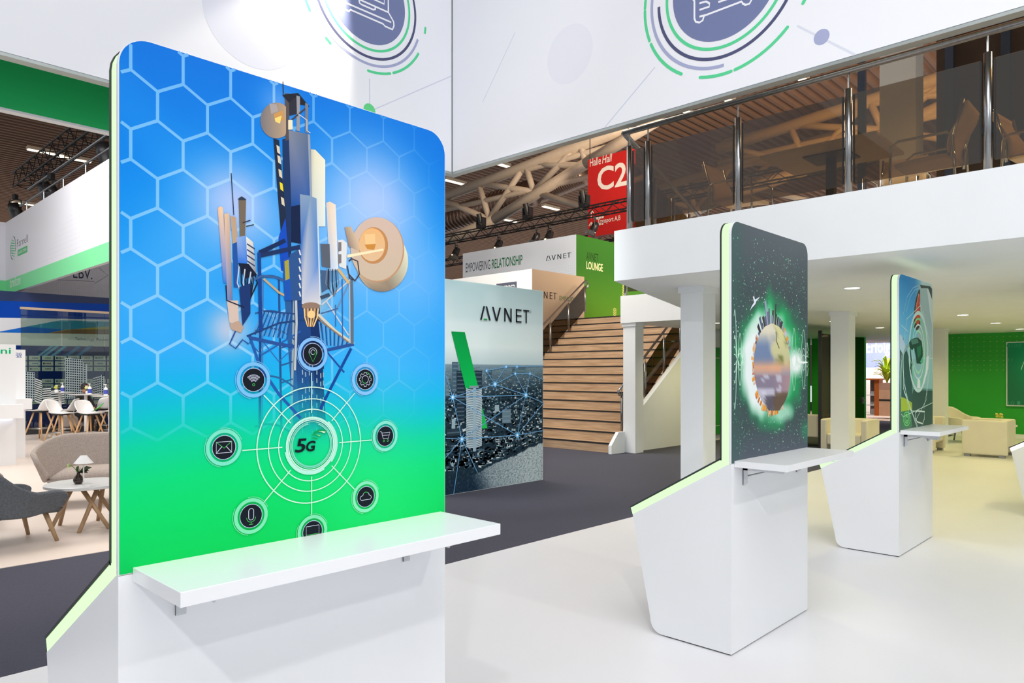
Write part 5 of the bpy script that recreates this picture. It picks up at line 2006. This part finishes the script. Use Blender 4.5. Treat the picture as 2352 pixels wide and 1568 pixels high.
# ------------------------------------------------------------------ neighbouring stand at the left: banners
MINTB, GREENB = (126, 226, 160), (44, 190, 106)
fb = thing('hanging_banner', (-1, 7.93, 4.0), 'green edged banner with dotted white band behind the white ring banner', 'banner')
build('frame', MB().box(-6, 5.14, 7.882, 7.98, 4.0, 6.2), M_WALLW, fb)
pl = Plane('y', 7.88)
pr = Print(pl, 0.0)
pr.poly([(-6, 4.02), (5.14, 4.02), (5.14, 4.455), (-6, 4.455)], GREENB)
pr.poly([(-6, 4.455), (5.14, 4.455), (5.14, 6.2), (-6, 6.2)], (214, 220, 224))
pr.up()
for i in range(90):
    for j in range(3):
        pr.disc((-1.0 + i * .0745, 4.492 + j * .075), .0085, (40, 110, 84), 8)
pr.build('textile', fb)

FX = 5.147
fs = thing('hanging_banner', (FX + .06, 17, 4.0), 'long white hanging banner with mint stripe and globe logo over the lounge', 'banner')
build('frame', MB().box(FX + .003, FX + .1, 8.05, 26.4, 4.0, 6.2).box(-6, FX + .1, 26.4, 26.5, 4.0, 6.2), M_WALLW, fs)
pl = Plane('x', FX)
pr = Print(pl, 0.0)
pr.poly([(-26.39, 4.42), (-8.05, 4.42), (-8.05, 6.2), (-26.39, 6.2)], (228, 229, 236))
pr.poly([(-26.39, 4.0), (-8.05, 4.0), (-8.05, 4.42), (-26.39, 4.42)], MINTB)
pr.up()
for i in range(150):
    for j in range(8):
        a, b = -25.5 + i * .105, 4.55 + j * .12
        if i > 30 + j * 3:
            pr.poly([(a - .012, b - .008), (a + .012, b - .008), (a + .012, b + .008), (a - .012, b + .008)], (206, 208, 218))
t0, t1 = pl.px(39, 568), pl.px(64, 545)
hh = pl.px(39, 551)[1] - t0[1]
pr.text('Farnell', t0[0], t0[1], t1[0] - t0[0], hh, (70, 72, 84), -.006)
t2, t3 = pl.px(40.5, 589), pl.px(63, 572)
pr.poly([(t2[0], t2[1]), (t3[0], t2[1]), (t3[0], t2[1] + .19), (t2[0], t2[1] + .19)], (80, 190, 122))
pr.up().text('AN AVNET COMPANY', t2[0] + .1, t2[1] + .05, t3[0] - t2[0] - .2, .09, (240, 250, 244))
t4, t5 = pl.px(23, 661), pl.px(47, 645)
pr.text('farnell.com', t4[0], t4[1], t5[0] - t4[0], .3, (240, 252, 244))
lc = pl.px(30, 569.5)
rw = (pl.px(36, 570)[0] - pl.px(24, 570)[0]) / 2
rh = .34
pr.arc(lc, rh, .02, 0, 360, (150, 214, 176), 40, sx=rw / rh)
pr.arc(lc, rh, .04, -20, 75, (50, 54, 66), 20, sx=rw / rh)
pr.arc(lc, rh, .04, 160, 255, (50, 54, 66), 20, sx=rw / rh)
for k in range(7):
    f = -1 + 2 * (k + .5) / 7
    w_ = math.sqrt(1 - f * f) * rw * .9
    pr.poly([(lc[0] - w_, lc[1] - f * .26 + .05), (lc[0] + w_, lc[1] - f * .26 - .03), (lc[0] + w_, lc[1] - f * .26 - .055), (lc[0] - w_, lc[1] - f * .26 + .01)], (88, 190, 130))
pr.build('textile', fs)
pl = Plane('y', 26.4)
pr = Print(pl, .001)
pr.poly([(-6, 4.42), (FX, 4.42), (FX, 6.2), (-6, 6.2)], (222, 224, 232))
pr.poly([(-6, 4.0), (FX, 4.0), (FX, 4.42), (-6, 4.42)], (116, 216, 150))
pr.build('end_textile', fs)

# dotted grey wall panel with arrow
YE = 27.0
ew = thing('wall_sign', (6.4, YE + .05, 3.77), 'grey dotted sign panel with an arrow outline above the glass wall', 'sign')
build('panel', MB().box(3.0, 10.0, YE + .003, YE + .12, 3.77, 6.0), mat('grey_sign_panel', (188, 192, 204), .6), ew)
pl = Plane('y', YE)
pr = Print(pl, .001)
for i in range(100):
    for j in range(10):
        a, b = 3.6 + i * .062, 3.85 + j * .08
        pr.poly([(a - .006, b - .006), (a + .006, b - .006), (a + .006, b + .006), (a - .006, b + .006)], (140, 146, 164))
pr.up()
pts = [(100, 641), (217, 646), (217.5, 651), (248, 632), (228, 616)]
pr.line(pts, .012, (70, 76, 96), px=True)
q0, q1 = pl.px(168, 638), pl.px(212, 622)
pr.text('EBV.', q0[0], q0[1], q1[0] - q0[0], .37, (50, 56, 84))
pr.build('arrow_print', ew)

# glass wall with printed towers, and the blue sponsor wall behind it
YE = 21.93
M_CLEAR = glass('grey_green_glass', (.62, .70, .66), .05)
gwall = thing('glass_wall', (6.0, YE, 0), 'dark tinted glass wall printed with black and white tower blocks', 'glass wall')
for xa_, xb_ in ((4.60, 5.52), (5.53, 6.55), (6.56, 7.6)):
    build('pane', MB().box(xa_, xb_, YE, YE + .012, .02, 3.24), M_CLEAR, gwall)
build('top_rail', MB().box(4.58, 7.6, YE - .02, YE + .03, 3.24, 3.30), mat('champagne_rail', (206, 180, 156), .35, metal=.6), gwall)
build('base_rail', MB().box(4.58, 7.6, YE - .03, YE + .04, 0, .18), M_DARK, gwall)
pl = Plane('y', YE)
pr = Print(pl, .003)
random.seed(8)
for (u0, u1, v0, v1, sk) in ((58, 80, 853, 920, 2), (80, 96, 866, 922, 6), (117, 148, 895, 930, -3), (150, 190, 822, 915, 3), (191, 200, 832, 900, 4), (213, 232, 868, 915, -5), (232, 240, 860, 912, 4), (97, 117, 890, 915, -2)):
    pr.poly([(u0, v1), (u1, v1 + sk), (u1, v0 + sk), (u0, v0)], (196, 206, 204) if u0 in (80, 117, 97) else (160, 176, 180), px=True)
pr.up()
for (u0, u1, v0, v1, sk) in ((58, 80, 853, 920, 2), (150, 190, 822, 915, 3), (191, 200, 832, 900, 4), (213, 232, 868, 915, -5), (232, 240, 860, 912, 4)):
    nx, ny = int((u1 - u0) / 4.6), int((v1 - v0) / 5.2)
    for i in range(nx):
        for j in range(ny):
            u = u0 + (i + .25) * (u1 - u0) / nx
            v = v0 + (j + .3) * (v1 - v0) / ny + sk * (i / nx)
            pr.poly([(u, v), (u + 3.1, v), (u + 3.1, v + 3.3), (u, v + 3.3)], (26, 32, 46), px=True)
for (u0, u1, v0, v1, sk) in ((80, 96, 866, 922, 6), (117, 148, 895, 930, -3), (97, 117, 890, 915, -2)):
    for j in range(int((v1 - v0) / 5)):
        v = v0 + j * 5
        pr.poly([(u0, v), (u1, v + sk), (u1, v + sk + 2), (u0, v + 2.2)], (26, 32, 46), px=True)
pr.build('tower_print', gwall)

YB = 24.2
bw = thing('sponsor_wall', (6.0, YB + .06, 0), 'navy and white sponsor wall behind the tinted glass', 'wall')
build('panel', MB().box(3.0, 9.2, YB + .002, YB + .12, 0, 3.9), mat('navy_wall', (20, 44, 96), .5), bw)
pl = Plane('y', YB)
pr = Print(pl, .0)


def band(pts, c):
    pr.poly(pts, c, px=True)


xL, xR = -20, 330
band([(xL, 690), (xR, 700), (xR, 735), (xL, 729)], (0, 72, 186))
band([(xL, 729), (xR, 735), (xR, 768), (xL, 763)], (236, 238, 246))
pr.up()
band([(-10, 763), (140, 735), (150, 757), (108, 765)], (30, 112, 216))
pr.up()
band([(60, 750), (140, 735), (330, 741), (330, 744), (150, 757)], (60, 160, 196))
pr.up()
band([(108, 765), (150, 757), (330, 743), (330, 757)], (190, 180, 84))
pr.up()
band([(108, 765), (165, 756), (330, 756), (330, 769)], (140, 112, 84))
pr.up()
band([(xL, 763), (xR, 769), (xR, 797), (xL, 792)], (224, 230, 226))
q0, q1 = pl.px(172, 783), pl.px(268, 776)
pr.up().text('Technology. Passion. EBV', q0[0], q0[1], q1[0] - q0[0], .11, (56, 74, 110), .004)
band([(xL, 792), (xR, 797), (xR, 1010), (xL, 1010)], (16, 48, 124))
pr.up()
for k, u in enumerate((88, 100, 118, 150, 175)):
    band([(u + 28, 794), (u + 36 + k, 794), (u + 4 + k, 818), (u - 4, 818)], (90, 170, 206) if k < 3 else (40, 130, 196))
pr.up()
inks = ((150, 40, 50), (60, 80, 140), (90, 150, 110), (60, 70, 90), (30, 90, 160))
names = ('melexis', 'micron', 'nexperia', 'onsemi', 'infineon', 'toshiba')
n = 0
for row, v in enumerate((817, 829.5, 842, 870, 882, 894.5, 906.5, 918)):
    for colm in range(8):
        u = 36 + colm * 30
        q0, q1 = pl.px(u, v + 10), pl.px(u + 26.5, v)
        pr.poly([(q0[0], q0[1]), (q1[0], q0[1]), (q1[0], q1[1]), (q0[0], q1[1])], (222, 228, 220))
        c_ = inks[(row * 3 + colm) % 5]
        w_ = q1[0] - q0[0]
        h_ = q1[1] - q0[1]
        pr.up()
        if (row + colm) % 3 == 0:
            pr.disc((q0[0] + w_ * .18, q0[1] + h_ * .5), h_ * .2, inks[(row + colm) % 5], 10)
        for g in range(4):
            pr.poly([(q0[0] + w_ * (.3 + .13 * g), q0[1] + h_ * .38), (q0[0] + w_ * (.39 + .13 * g), q0[1] + h_ * .38), (q0[0] + w_ * (.39 + .13 * g), q0[1] + h_ * .62), (q0[0] + w_ * (.3 + .13 * g), q0[1] + h_ * .62)], c_)
        pr.up(-1)
pr.build('sponsor_print', bw)

# ------------------------------------------------------------------ white brand pillars
def pillar(u0, u1, v0, vb, text_, col, label, shelf):
    p1 = onz(u1, vb, 0)
    yy = p1.y
    x1_ = p1.x
    x0_ = x1_ - 1.1
    zt_ = ony(u1, v0, yy).z
    t = thing('brand_pillar', (x1_ - .5, yy + .2, 0), label, 'kiosk')
    build('panel', MB().box(x0_, x1_, yy + .002, yy + .2, 0, zt_), M_WHITE, t)
    su, sv0, sv1 = shelf
    zs1, zs0 = ony(su, sv0, yy - .3).z, ony(su, sv1, yy - .3).z
    xs_ = ony(su, sv0, yy - .3).x
    build('shelf', MB().box(x0_ - .2, xs_, yy - .3, yy, zs0, zs1), M_SHELF, t, bevel=.004)
    build('shelf_light', MB().box(x0_, xs_ - .1, yy - .05, yy - .02, zs0 - .012, zs0), mat('cool_white_led', (220, 230, 255), .4, emit=(.7, .8, 1), strength=3), t)
    pp_ = Plane('y', yy)
    pr = Print(pp_, .0)
    for s_, a_, b_, c_, d_ in text_:
        q0, q1 = pp_.px(a_, b_), pp_.px(c_, d_)
        pr.text(s_, q0[0], q0[1], q1[0] - q0[0], q1[1] - q0[1], col, .012)
    pr.build('logo_print', t)


pillar(-40, 36.5, 791, 1067, [('ni', 1.5, 812, 25, 799)], (0, 184, 120), 'white brand pillar with a short green logo beside the charcoal chairs', (55, 928, 960))
pillar(0, 58.5, 803, 1050, [('ANALOG', 8, 815, 49.5, 810), ('DEVICES', 8, 821, 49.5, 816)], (40, 74, 160), 'white brand pillar with blue two-line logo near the bar stools', (74, 915, 940))


# ------------------------------------------------------------------ bar stools and tables
M_SHELL = mat('white_plastic_shell', (240, 240, 240), 0.3, var=0.01)
M_BEECH = wood('beech_leg', (222, 180, 132), (196, 150, 102), 8, (1, 1, .25))


def bar_stool():
    t = thing('bar_stool', (0, 0, 0))

    def fn(i, j):
        y = -1 + 2 * i
        if j < .5:
            f = j / .5
            x = .22 - .42 * f
            z = .70 + .015 * (1 - f) * 0 - .012 * math.sin(math.pi * f)
            w = .215 - .01 * f
            z += .05 * abs(y) ** 3 * f
        else:
            f = (j - .5) / .5
            x = -.20 - .09 * math.sin(f * 1.2) + .10 * abs(y) ** 2.2 * (1 - .4 * f)
            z = .70 + .29 * f
            w = .205 + .015 * f - .05 * f ** 4
            z += .05 * abs(y) ** 3 * (1 - f) - .03 * abs(y) ** 3 * f
        return (x, y * w, z)
    build('seat_shell', MB().grid(12, 16, fn), M_SHELL, t, smooth=True, solid=.014, world_pts=False)
    build('mount', MB().box(-.13, .13, -.13, .13, .655, .685), M_DARK, t, world_pts=False)
    for sx, sy in ((1, 1), (1, -1), (-1, 1), (-1, -1)):
        build('leg', MB().tube((sx * .09, sy * .09, .67), (sx * .25, sy * .25, 0), .021, 10, .014), M_BEECH, t, smooth=True, world_pts=False)
    ring = [(.175 * sx, .175 * sy, .27) for sx, sy in ((1, 1), (-1, 1), (-1, -1), (1, -1))]
    build('footrest', MB().path(ring, .010, 8, closed=True), M_CHROME, t, smooth=True, world_pts=False)
    return t


stools = [(93, 1009, 2.2, 'white shell bar stool on oak legs beside the white brand pillars'), (140, 1020, -.9, 'white shell bar stool standing just behind the taupe sofa'),
          (150, 1010, 2.6, 'white shell bar stool pushed under the first high table'), (205, 1020, -1.2, 'white shell bar stool behind the sofa corner, turned aside'),
          (240, 1000, 1.6, 'white shell bar stool between the second and third high tables'), (215, 995, .4, 'white shell bar stool against the tinted glass wall'), (258, 1012, 2.0, 'white shell bar stool beside the third high table')]
st0 = None
for u, v, rz, lab in stools:
    p = onz(u, v, 0)
    if st0 is None:
        st0 = bar_stool()
        o = st0
    else:
        o = dup(st0)
    o.location, o.rotation_euler = (p.x, p.y, 0), (0, 0, rz)
    tag(o, lab, 'stool')


def high_table(u, v, lab):
    p = onz(u, v, 1.1)
    t = thing('high_table', (p.x, p.y, 0), lab, 'table')
    build('table_top', MB().lathe([(.001, 1.08), (.3, 1.08), (.35, 1.09), (.355, 1.1), (.001, 1.1)], (p.x, p.y, 0), 32), M_SHELL, t)
    build('column', MB().tube((p.x, p.y, .02), (p.x, p.y, 1.08), .035, 14), M_SHELL, t, smooth=True)
    build('base', MB().lathe([(.001, 0), (.25, 0), (.25, .015), (.04, .03), (.001, .03)], (p.x, p.y, 0), 28), M_SHELL, t)
    return p


M_LABELB = mat('blue_bottle_label', (70, 80, 180), .5)


def sanitizer(p, lab):
    t = thing('sanitizer_bottle', p, lab, 'bottle')
    build('bottle', MB().lathe([(.001, 0), (.042, 0), (.044, .02), (.044, .14), (.035, .165), (.016, .175), (.016, .19)], p, 16), M_SHELL, t, smooth=True)
    build('label', MB().lathe([(.0446, .03), (.0446, .125)], p, 16, cap=False), M_LABELB, t, smooth=True)
    build('pump', MB().tube(p + Vector((0, 0, .19)), p + Vector((0, 0, .235)), .008, 8).box(p.x - .045, p.x + .015, p.y - .01, p.y + .01, p.z + .232, p.z + .25), M_SHELL, t)


M_PETW = mat('pale_green_petal', (214, 222, 160), .6, var=.12, scale=30)


def posy(p, lab):
    t = thing('flower_vase', p, lab, 'vase')
    build('vase', MB().lathe([(.001, 0), (.04, 0), (.055, .03), (.05, .06), (.035, .08)], p, 16), M_SHELL, t, smooth=True)
    random.seed(int(p.y * 10))
    for k in range(6):
        c = p + Vector((random.uniform(-.05, .05), random.uniform(-.05, .05), random.uniform(.11, .17)))
        build('bloom', MB().lathe([(.001, -.025), (.035, 0), (.03, .025), (.001, .03)], c, 9), M_PETW if k % 2 else M_YELLOW, t, smooth=True)
    for k in range(5):
        a = k * 1.256
        b_ = p + Vector((0, 0, .08))
        e = b_ + Vector((math.cos(a) * .08, math.sin(a) * .08, .02))
        s_ = Vector((-math.sin(a), math.cos(a), 0)) * .02
        build('leaf', MB().add([b_, (b_ + e) / 2 + s_ + Vector((0, 0, .02)), e, (b_ + e) / 2 - s_ + Vector((0, 0, .02))], [(0, 1, 2, 3)]), M_LEAF, t, solid=.003)


tp = [high_table(138, 901, 'round white high table holding a vase near the brand pillars'), high_table(197, 905, 'round white high table with flowers between the other two'), high_table(253, 908, 'round white high table holding only a sanitizer bottle')]
for p, du, lab in ((tp[0], 6, 'white sanitizer bottle with blue label next to the green flowers'), (tp[1], 9, 'white sanitizer bottle with blue label beside the pale flowers'), (tp[2], -9, 'white sanitizer bottle with blue label alone on its table')):
    sanitizer(Vector((p.x, p.y, 1.1)) + RGT * (du * .0105), lab)
posy(Vector((tp[0].x, tp[0].y, 1.1)) - RGT * .09, 'small white vase of green flowers on the table by the pillars')
posy(Vector((tp[1].x, tp[1].y, 1.1)) - RGT * .02 + FWD * .12, 'small white vase of pale flowers on the middle high table')

# seated person behind the high tables
M_CLOTH = mat('black_clothing', (30, 29, 32), .8, var=.2, scale=20)
M_SKIN = mat('skin', (198, 144, 120), .5, var=.05)
M_HAIR = mat('dark_hair', (34, 26, 22), .6, var=.2, scale=40)
hp = onz(182, 1004, 0)
per = thing('person', (hp.x, hp.y, 0), 'seated person in black clothes holding a green folder behind the high tables', 'person', rz=-1.0)


def skin_body(name, joints, edges, m, parent):
    me = bpy.data.meshes.new(name)
    me.from_pydata([j[0] for j in joints], edges, [])
    o = bpy.data.objects.new(name, me)
    COL.objects.link(o)
    o.parent = parent
    me.materials.append(m)
    md = o.modifiers.new('skin', 'SKIN')
    md.use_smooth_shade = True
    for i, j in enumerate(joints):
        me.skin_vertices[0].data[i].radius = (j[1], j[1])
    me.skin_vertices[0].data[0].use_root = True
    sb = o.modifiers.new('sub', 'SUBSURF')
    sb.levels = sb.render_levels = 1
    return o


J = [((0, 0, .50), .15), ((.03, 0, .72), .14), ((.08, 0, .95), .16), ((.12, 0, 1.06), .07),
     ((.10, .19, .98), .065), ((.22, .24, .74), .05), ((.42, .12, .72), .036),
     ((.10, -.19, .98), .065), ((.22, -.24, .74), .05), ((.42, -.12, .74), .036),
     ((.10, .10, .50), .095), ((.48, .12, .52), .07), ((.46, .12, .1), .05), ((.60, .12, .05), .04),
     ((.10, -.10, .50), .095), ((.48, -.12, .52), .07), ((.42, -.12, .1), .05), ((.56, -.12, .05), .04)]
E_ = [(0, 1), (1, 2), (2, 3), (2, 4), (4, 5), (5, 6), (2, 7), (7, 8), (8, 9), (0, 10), (10, 11), (11, 12), (12, 13), (0, 14), (14, 15), (15, 16), (16, 17)]
skin_body('body', J, E_, M_CLOTH, per)
head = MB().lathe([(.001, -.12), (.05, -.11), (.075, -.05), (.085, .02), (.075, .08), (.04, .115), (.001, .125)], (.17, 0, 1.21), 16)
hd = build('head', head, M_SKIN, per, smooth=True, world_pts=False)
build('hair', MB().lathe([(.088, -.02), (.093, .03), (.08, .09), (.045, .125), (.001, .135)], (.158, 0, 1.215), 16, cap=False), M_HAIR, per, smooth=True, world_pts=False)
build('nose', MB().lathe([(.012, -.02), (.001, .03)], (.255, 0, 1.2), 6), M_SKIN, per, world_pts=False)
for sy in (-1, 1):
    for k in range(4):
        build('finger', MB().path([(.45, sy * .12 - .03 + .018 * k, .73), (.50, sy * .1 - .03 + .018 * k, .735), (.53, sy * .08 - .03 + .018 * k, .715)], .009, 6), M_SKIN, per, smooth=True, world_pts=False)
    build('palm', MB().box(.41, .47, sy * .12 - .04, sy * .12 + .04, .715, .745), M_SKIN, per, bevel=.01, world_pts=False)
    build('thumb', MB().path([(.43, sy * .08, .74), (.47, sy * .06, .755), (.50, sy * .055, .75)], .010, 6), M_SKIN, per, smooth=True, world_pts=False)
fo = thing('folder', per.location + Vector((.29, -.44, .735)), 'bright green folder held by the seated person', 'folder', rz=-1.0)
build('cover', MB().box(-.09, .13, -.11, .11, 0, .012), mat('green_folder', (70, 206, 70), .5), fo, world_pts=False)
build('label', MB().box(-.03, .07, -.05, .05, .012, .014), M_WHITE, fo, world_pts=False)
fo.rotation_euler = (.5, -.5, -1.0)
pc = lounge_chair('lounge_chair', 'grey tub chair under the seated person by the glass wall', 'chair', .7, .68, .70, .56, mat('pale_grey_felt', (176, 166, 160), .9, var=.1, scale=60, bump=.2), M_OAKLEG, .40)
pc.location, pc.rotation_euler = (hp.x - .03, hp.y + .05, 0), (0, 0, -1.0)

# ------------------------------------------------------------------ lounge group
M_FELT = mat('charcoal_felt', (92, 96, 102), .95, var=.22, scale=70, bump=.25)
M_FELTB = mat('taupe_felt', (168, 156, 148), .95, var=.14, scale=70, bump=.25)
g1 = lounge_chair('lounge_chair', 'charcoal felt tub chair with oak legs next to the coffee table and pillar', 'chair', .80, .80, .80, .50, M_FELT, M_OAKLEG, .40)
g1.location, g1.rotation_euler = (1.60, 8.06, 0), (0, 0, .22)
g2 = dup(g1, (2.92, 7.95, 0), 2.75, 'charcoal felt tub chair half hidden by the green lit kiosk edge')
p = onz(30, 1160, 0)
g3 = lounge_chair('lounge_chair', 'taupe felt tub chair behind the charcoal chair', 'chair', .78, .78, .78, .52, M_FELTB, M_OAKLEG, .40)
g3.location, g3.rotation_euler = (1.42, 9.35, 0), (0, 0, -.3)
sf = lounge_chair('sofa', 'taupe felt sofa with curved back behind the coffee table', 'sofa', 1.75, .86, .84, .66, M_FELTB, M_OAKLEG, .42)
sf.location, sf.rotation_euler = (3.05, 9.75, 0), (0, 0, math.radians(-112))

ctc = Vector((2.33, 8.37, 0))
M_CTOP = mat('pale_grey_table_top', (214, 216, 216), .3, var=.02)
ctb = thing('coffee_table', ctc, 'round pale coffee table with crossed oak legs between the chairs', 'table')
build('table_top', MB().lathe([(.001, .425), (.37, .425), (.38, .43), (.38, .455), (.37, .46), (.001, .46)], ctc, 48), M_CTOP, ctb)
for k in range(3):
    a = .5 + k * 2.094
    for sgn in (-1, 1):
        top_ = ctc + Vector((math.cos(a + sgn * .5) * .16, math.sin(a + sgn * .5) * .16, .425))
        bot_ = ctc + Vector((math.cos(a - sgn * .45) * .32, math.sin(a - sgn * .45) * .32, 0))
        build('leg', MB().tube(top_, bot_, .024, 10, .019), M_OAKLEG, ctb, smooth=True)
lp = onz(192, 1117, .46)
tl = thing('table_lamp', lp, 'white table lamp with cone shade on the coffee table', 'lamp')
build('base', MB().lathe([(.001, 0), (.055, 0), (.055, .008), (.001, .008)], lp, 28), M_SHELL, tl)
build('stem', MB().tube(lp + Vector((0, 0, .008)), lp + Vector((0, 0, .25)), .006, 10), M_SHELL, tl, smooth=True)
build('shade', MB().lathe([(.088, .235), (.03, .31), (.001, .312)], lp, 28, cap=False), M_SHELL, tl, solid=.002)
vp = onz(180, 1111, .46)
M_SMOKEV = mat('smoky_glazed_glass', (70, 60, 54), .1, metal=.55, var=.3, scale=12)
vz = thing('bulb_vase', vp, 'smoky brown bulb vase with green leaves on the coffee table', 'vase')
build('vase', MB().lathe([(.001, 0), (.03, 0), (.046, .025), (.048, .045), (.036, .075), (.016, .1), (.014, .118)], vp, 22), M_SMOKEV, vz, smooth=True)
random.seed(6)
M_DLEAF = mat('dark_olive_leaf', (52, 62, 34), .4, var=.25, scale=20)
for k, (dr, hz, ln, col) in enumerate(((.95, .05, .10, M_DLEAF), (.8, .02, .08, M_DLEAF), (1.0, .0, .07, M_DLEAF), (-.2, .06, .06, M_LEAF), (.1, .06, .06, M_LEAF), (-.35, .04, .05, M_LEAF), (.3, .03, .06, M_LEAF), (.6, .03, .06, M_DLEAF))):
    st_ = vp + Vector((0, 0, .115))
    en = st_ + RGT * (dr * ln + (.03 if dr > .5 else 0)) + Vector((0, 0, hz)) + FWD * random.uniform(-.04, .04)
    mid = (st_ + en) / 2 + Vector((0, 0, .02))
    side = Vector((0, 0, .022)) + FWD * .02
    build('leaf', MB().add([st_, mid + side, en, mid - side], [(0, 1, 2, 3)]), col, vz, solid=.002)
fl = vp + Vector((0, 0, .19)) - RGT * .07
build('stalk', MB().path([vp + Vector((0, 0, .1)), vp + Vector((0, 0, .15)) - RGT * .03, fl], .003, 6), M_LEAF, vz)
for k in range(3):
    e = fl + Vector((0, 0, .012 - .02 * k)) - RGT * .05
    build('petal', MB().add([fl + RGT * .01, fl + Vector((0, 0, .02)) - RGT * .02, e, fl - Vector((0, 0, .02)) - RGT * .01], [(0, 1, 2, 3)]), M_PETW, vz, solid=.002)
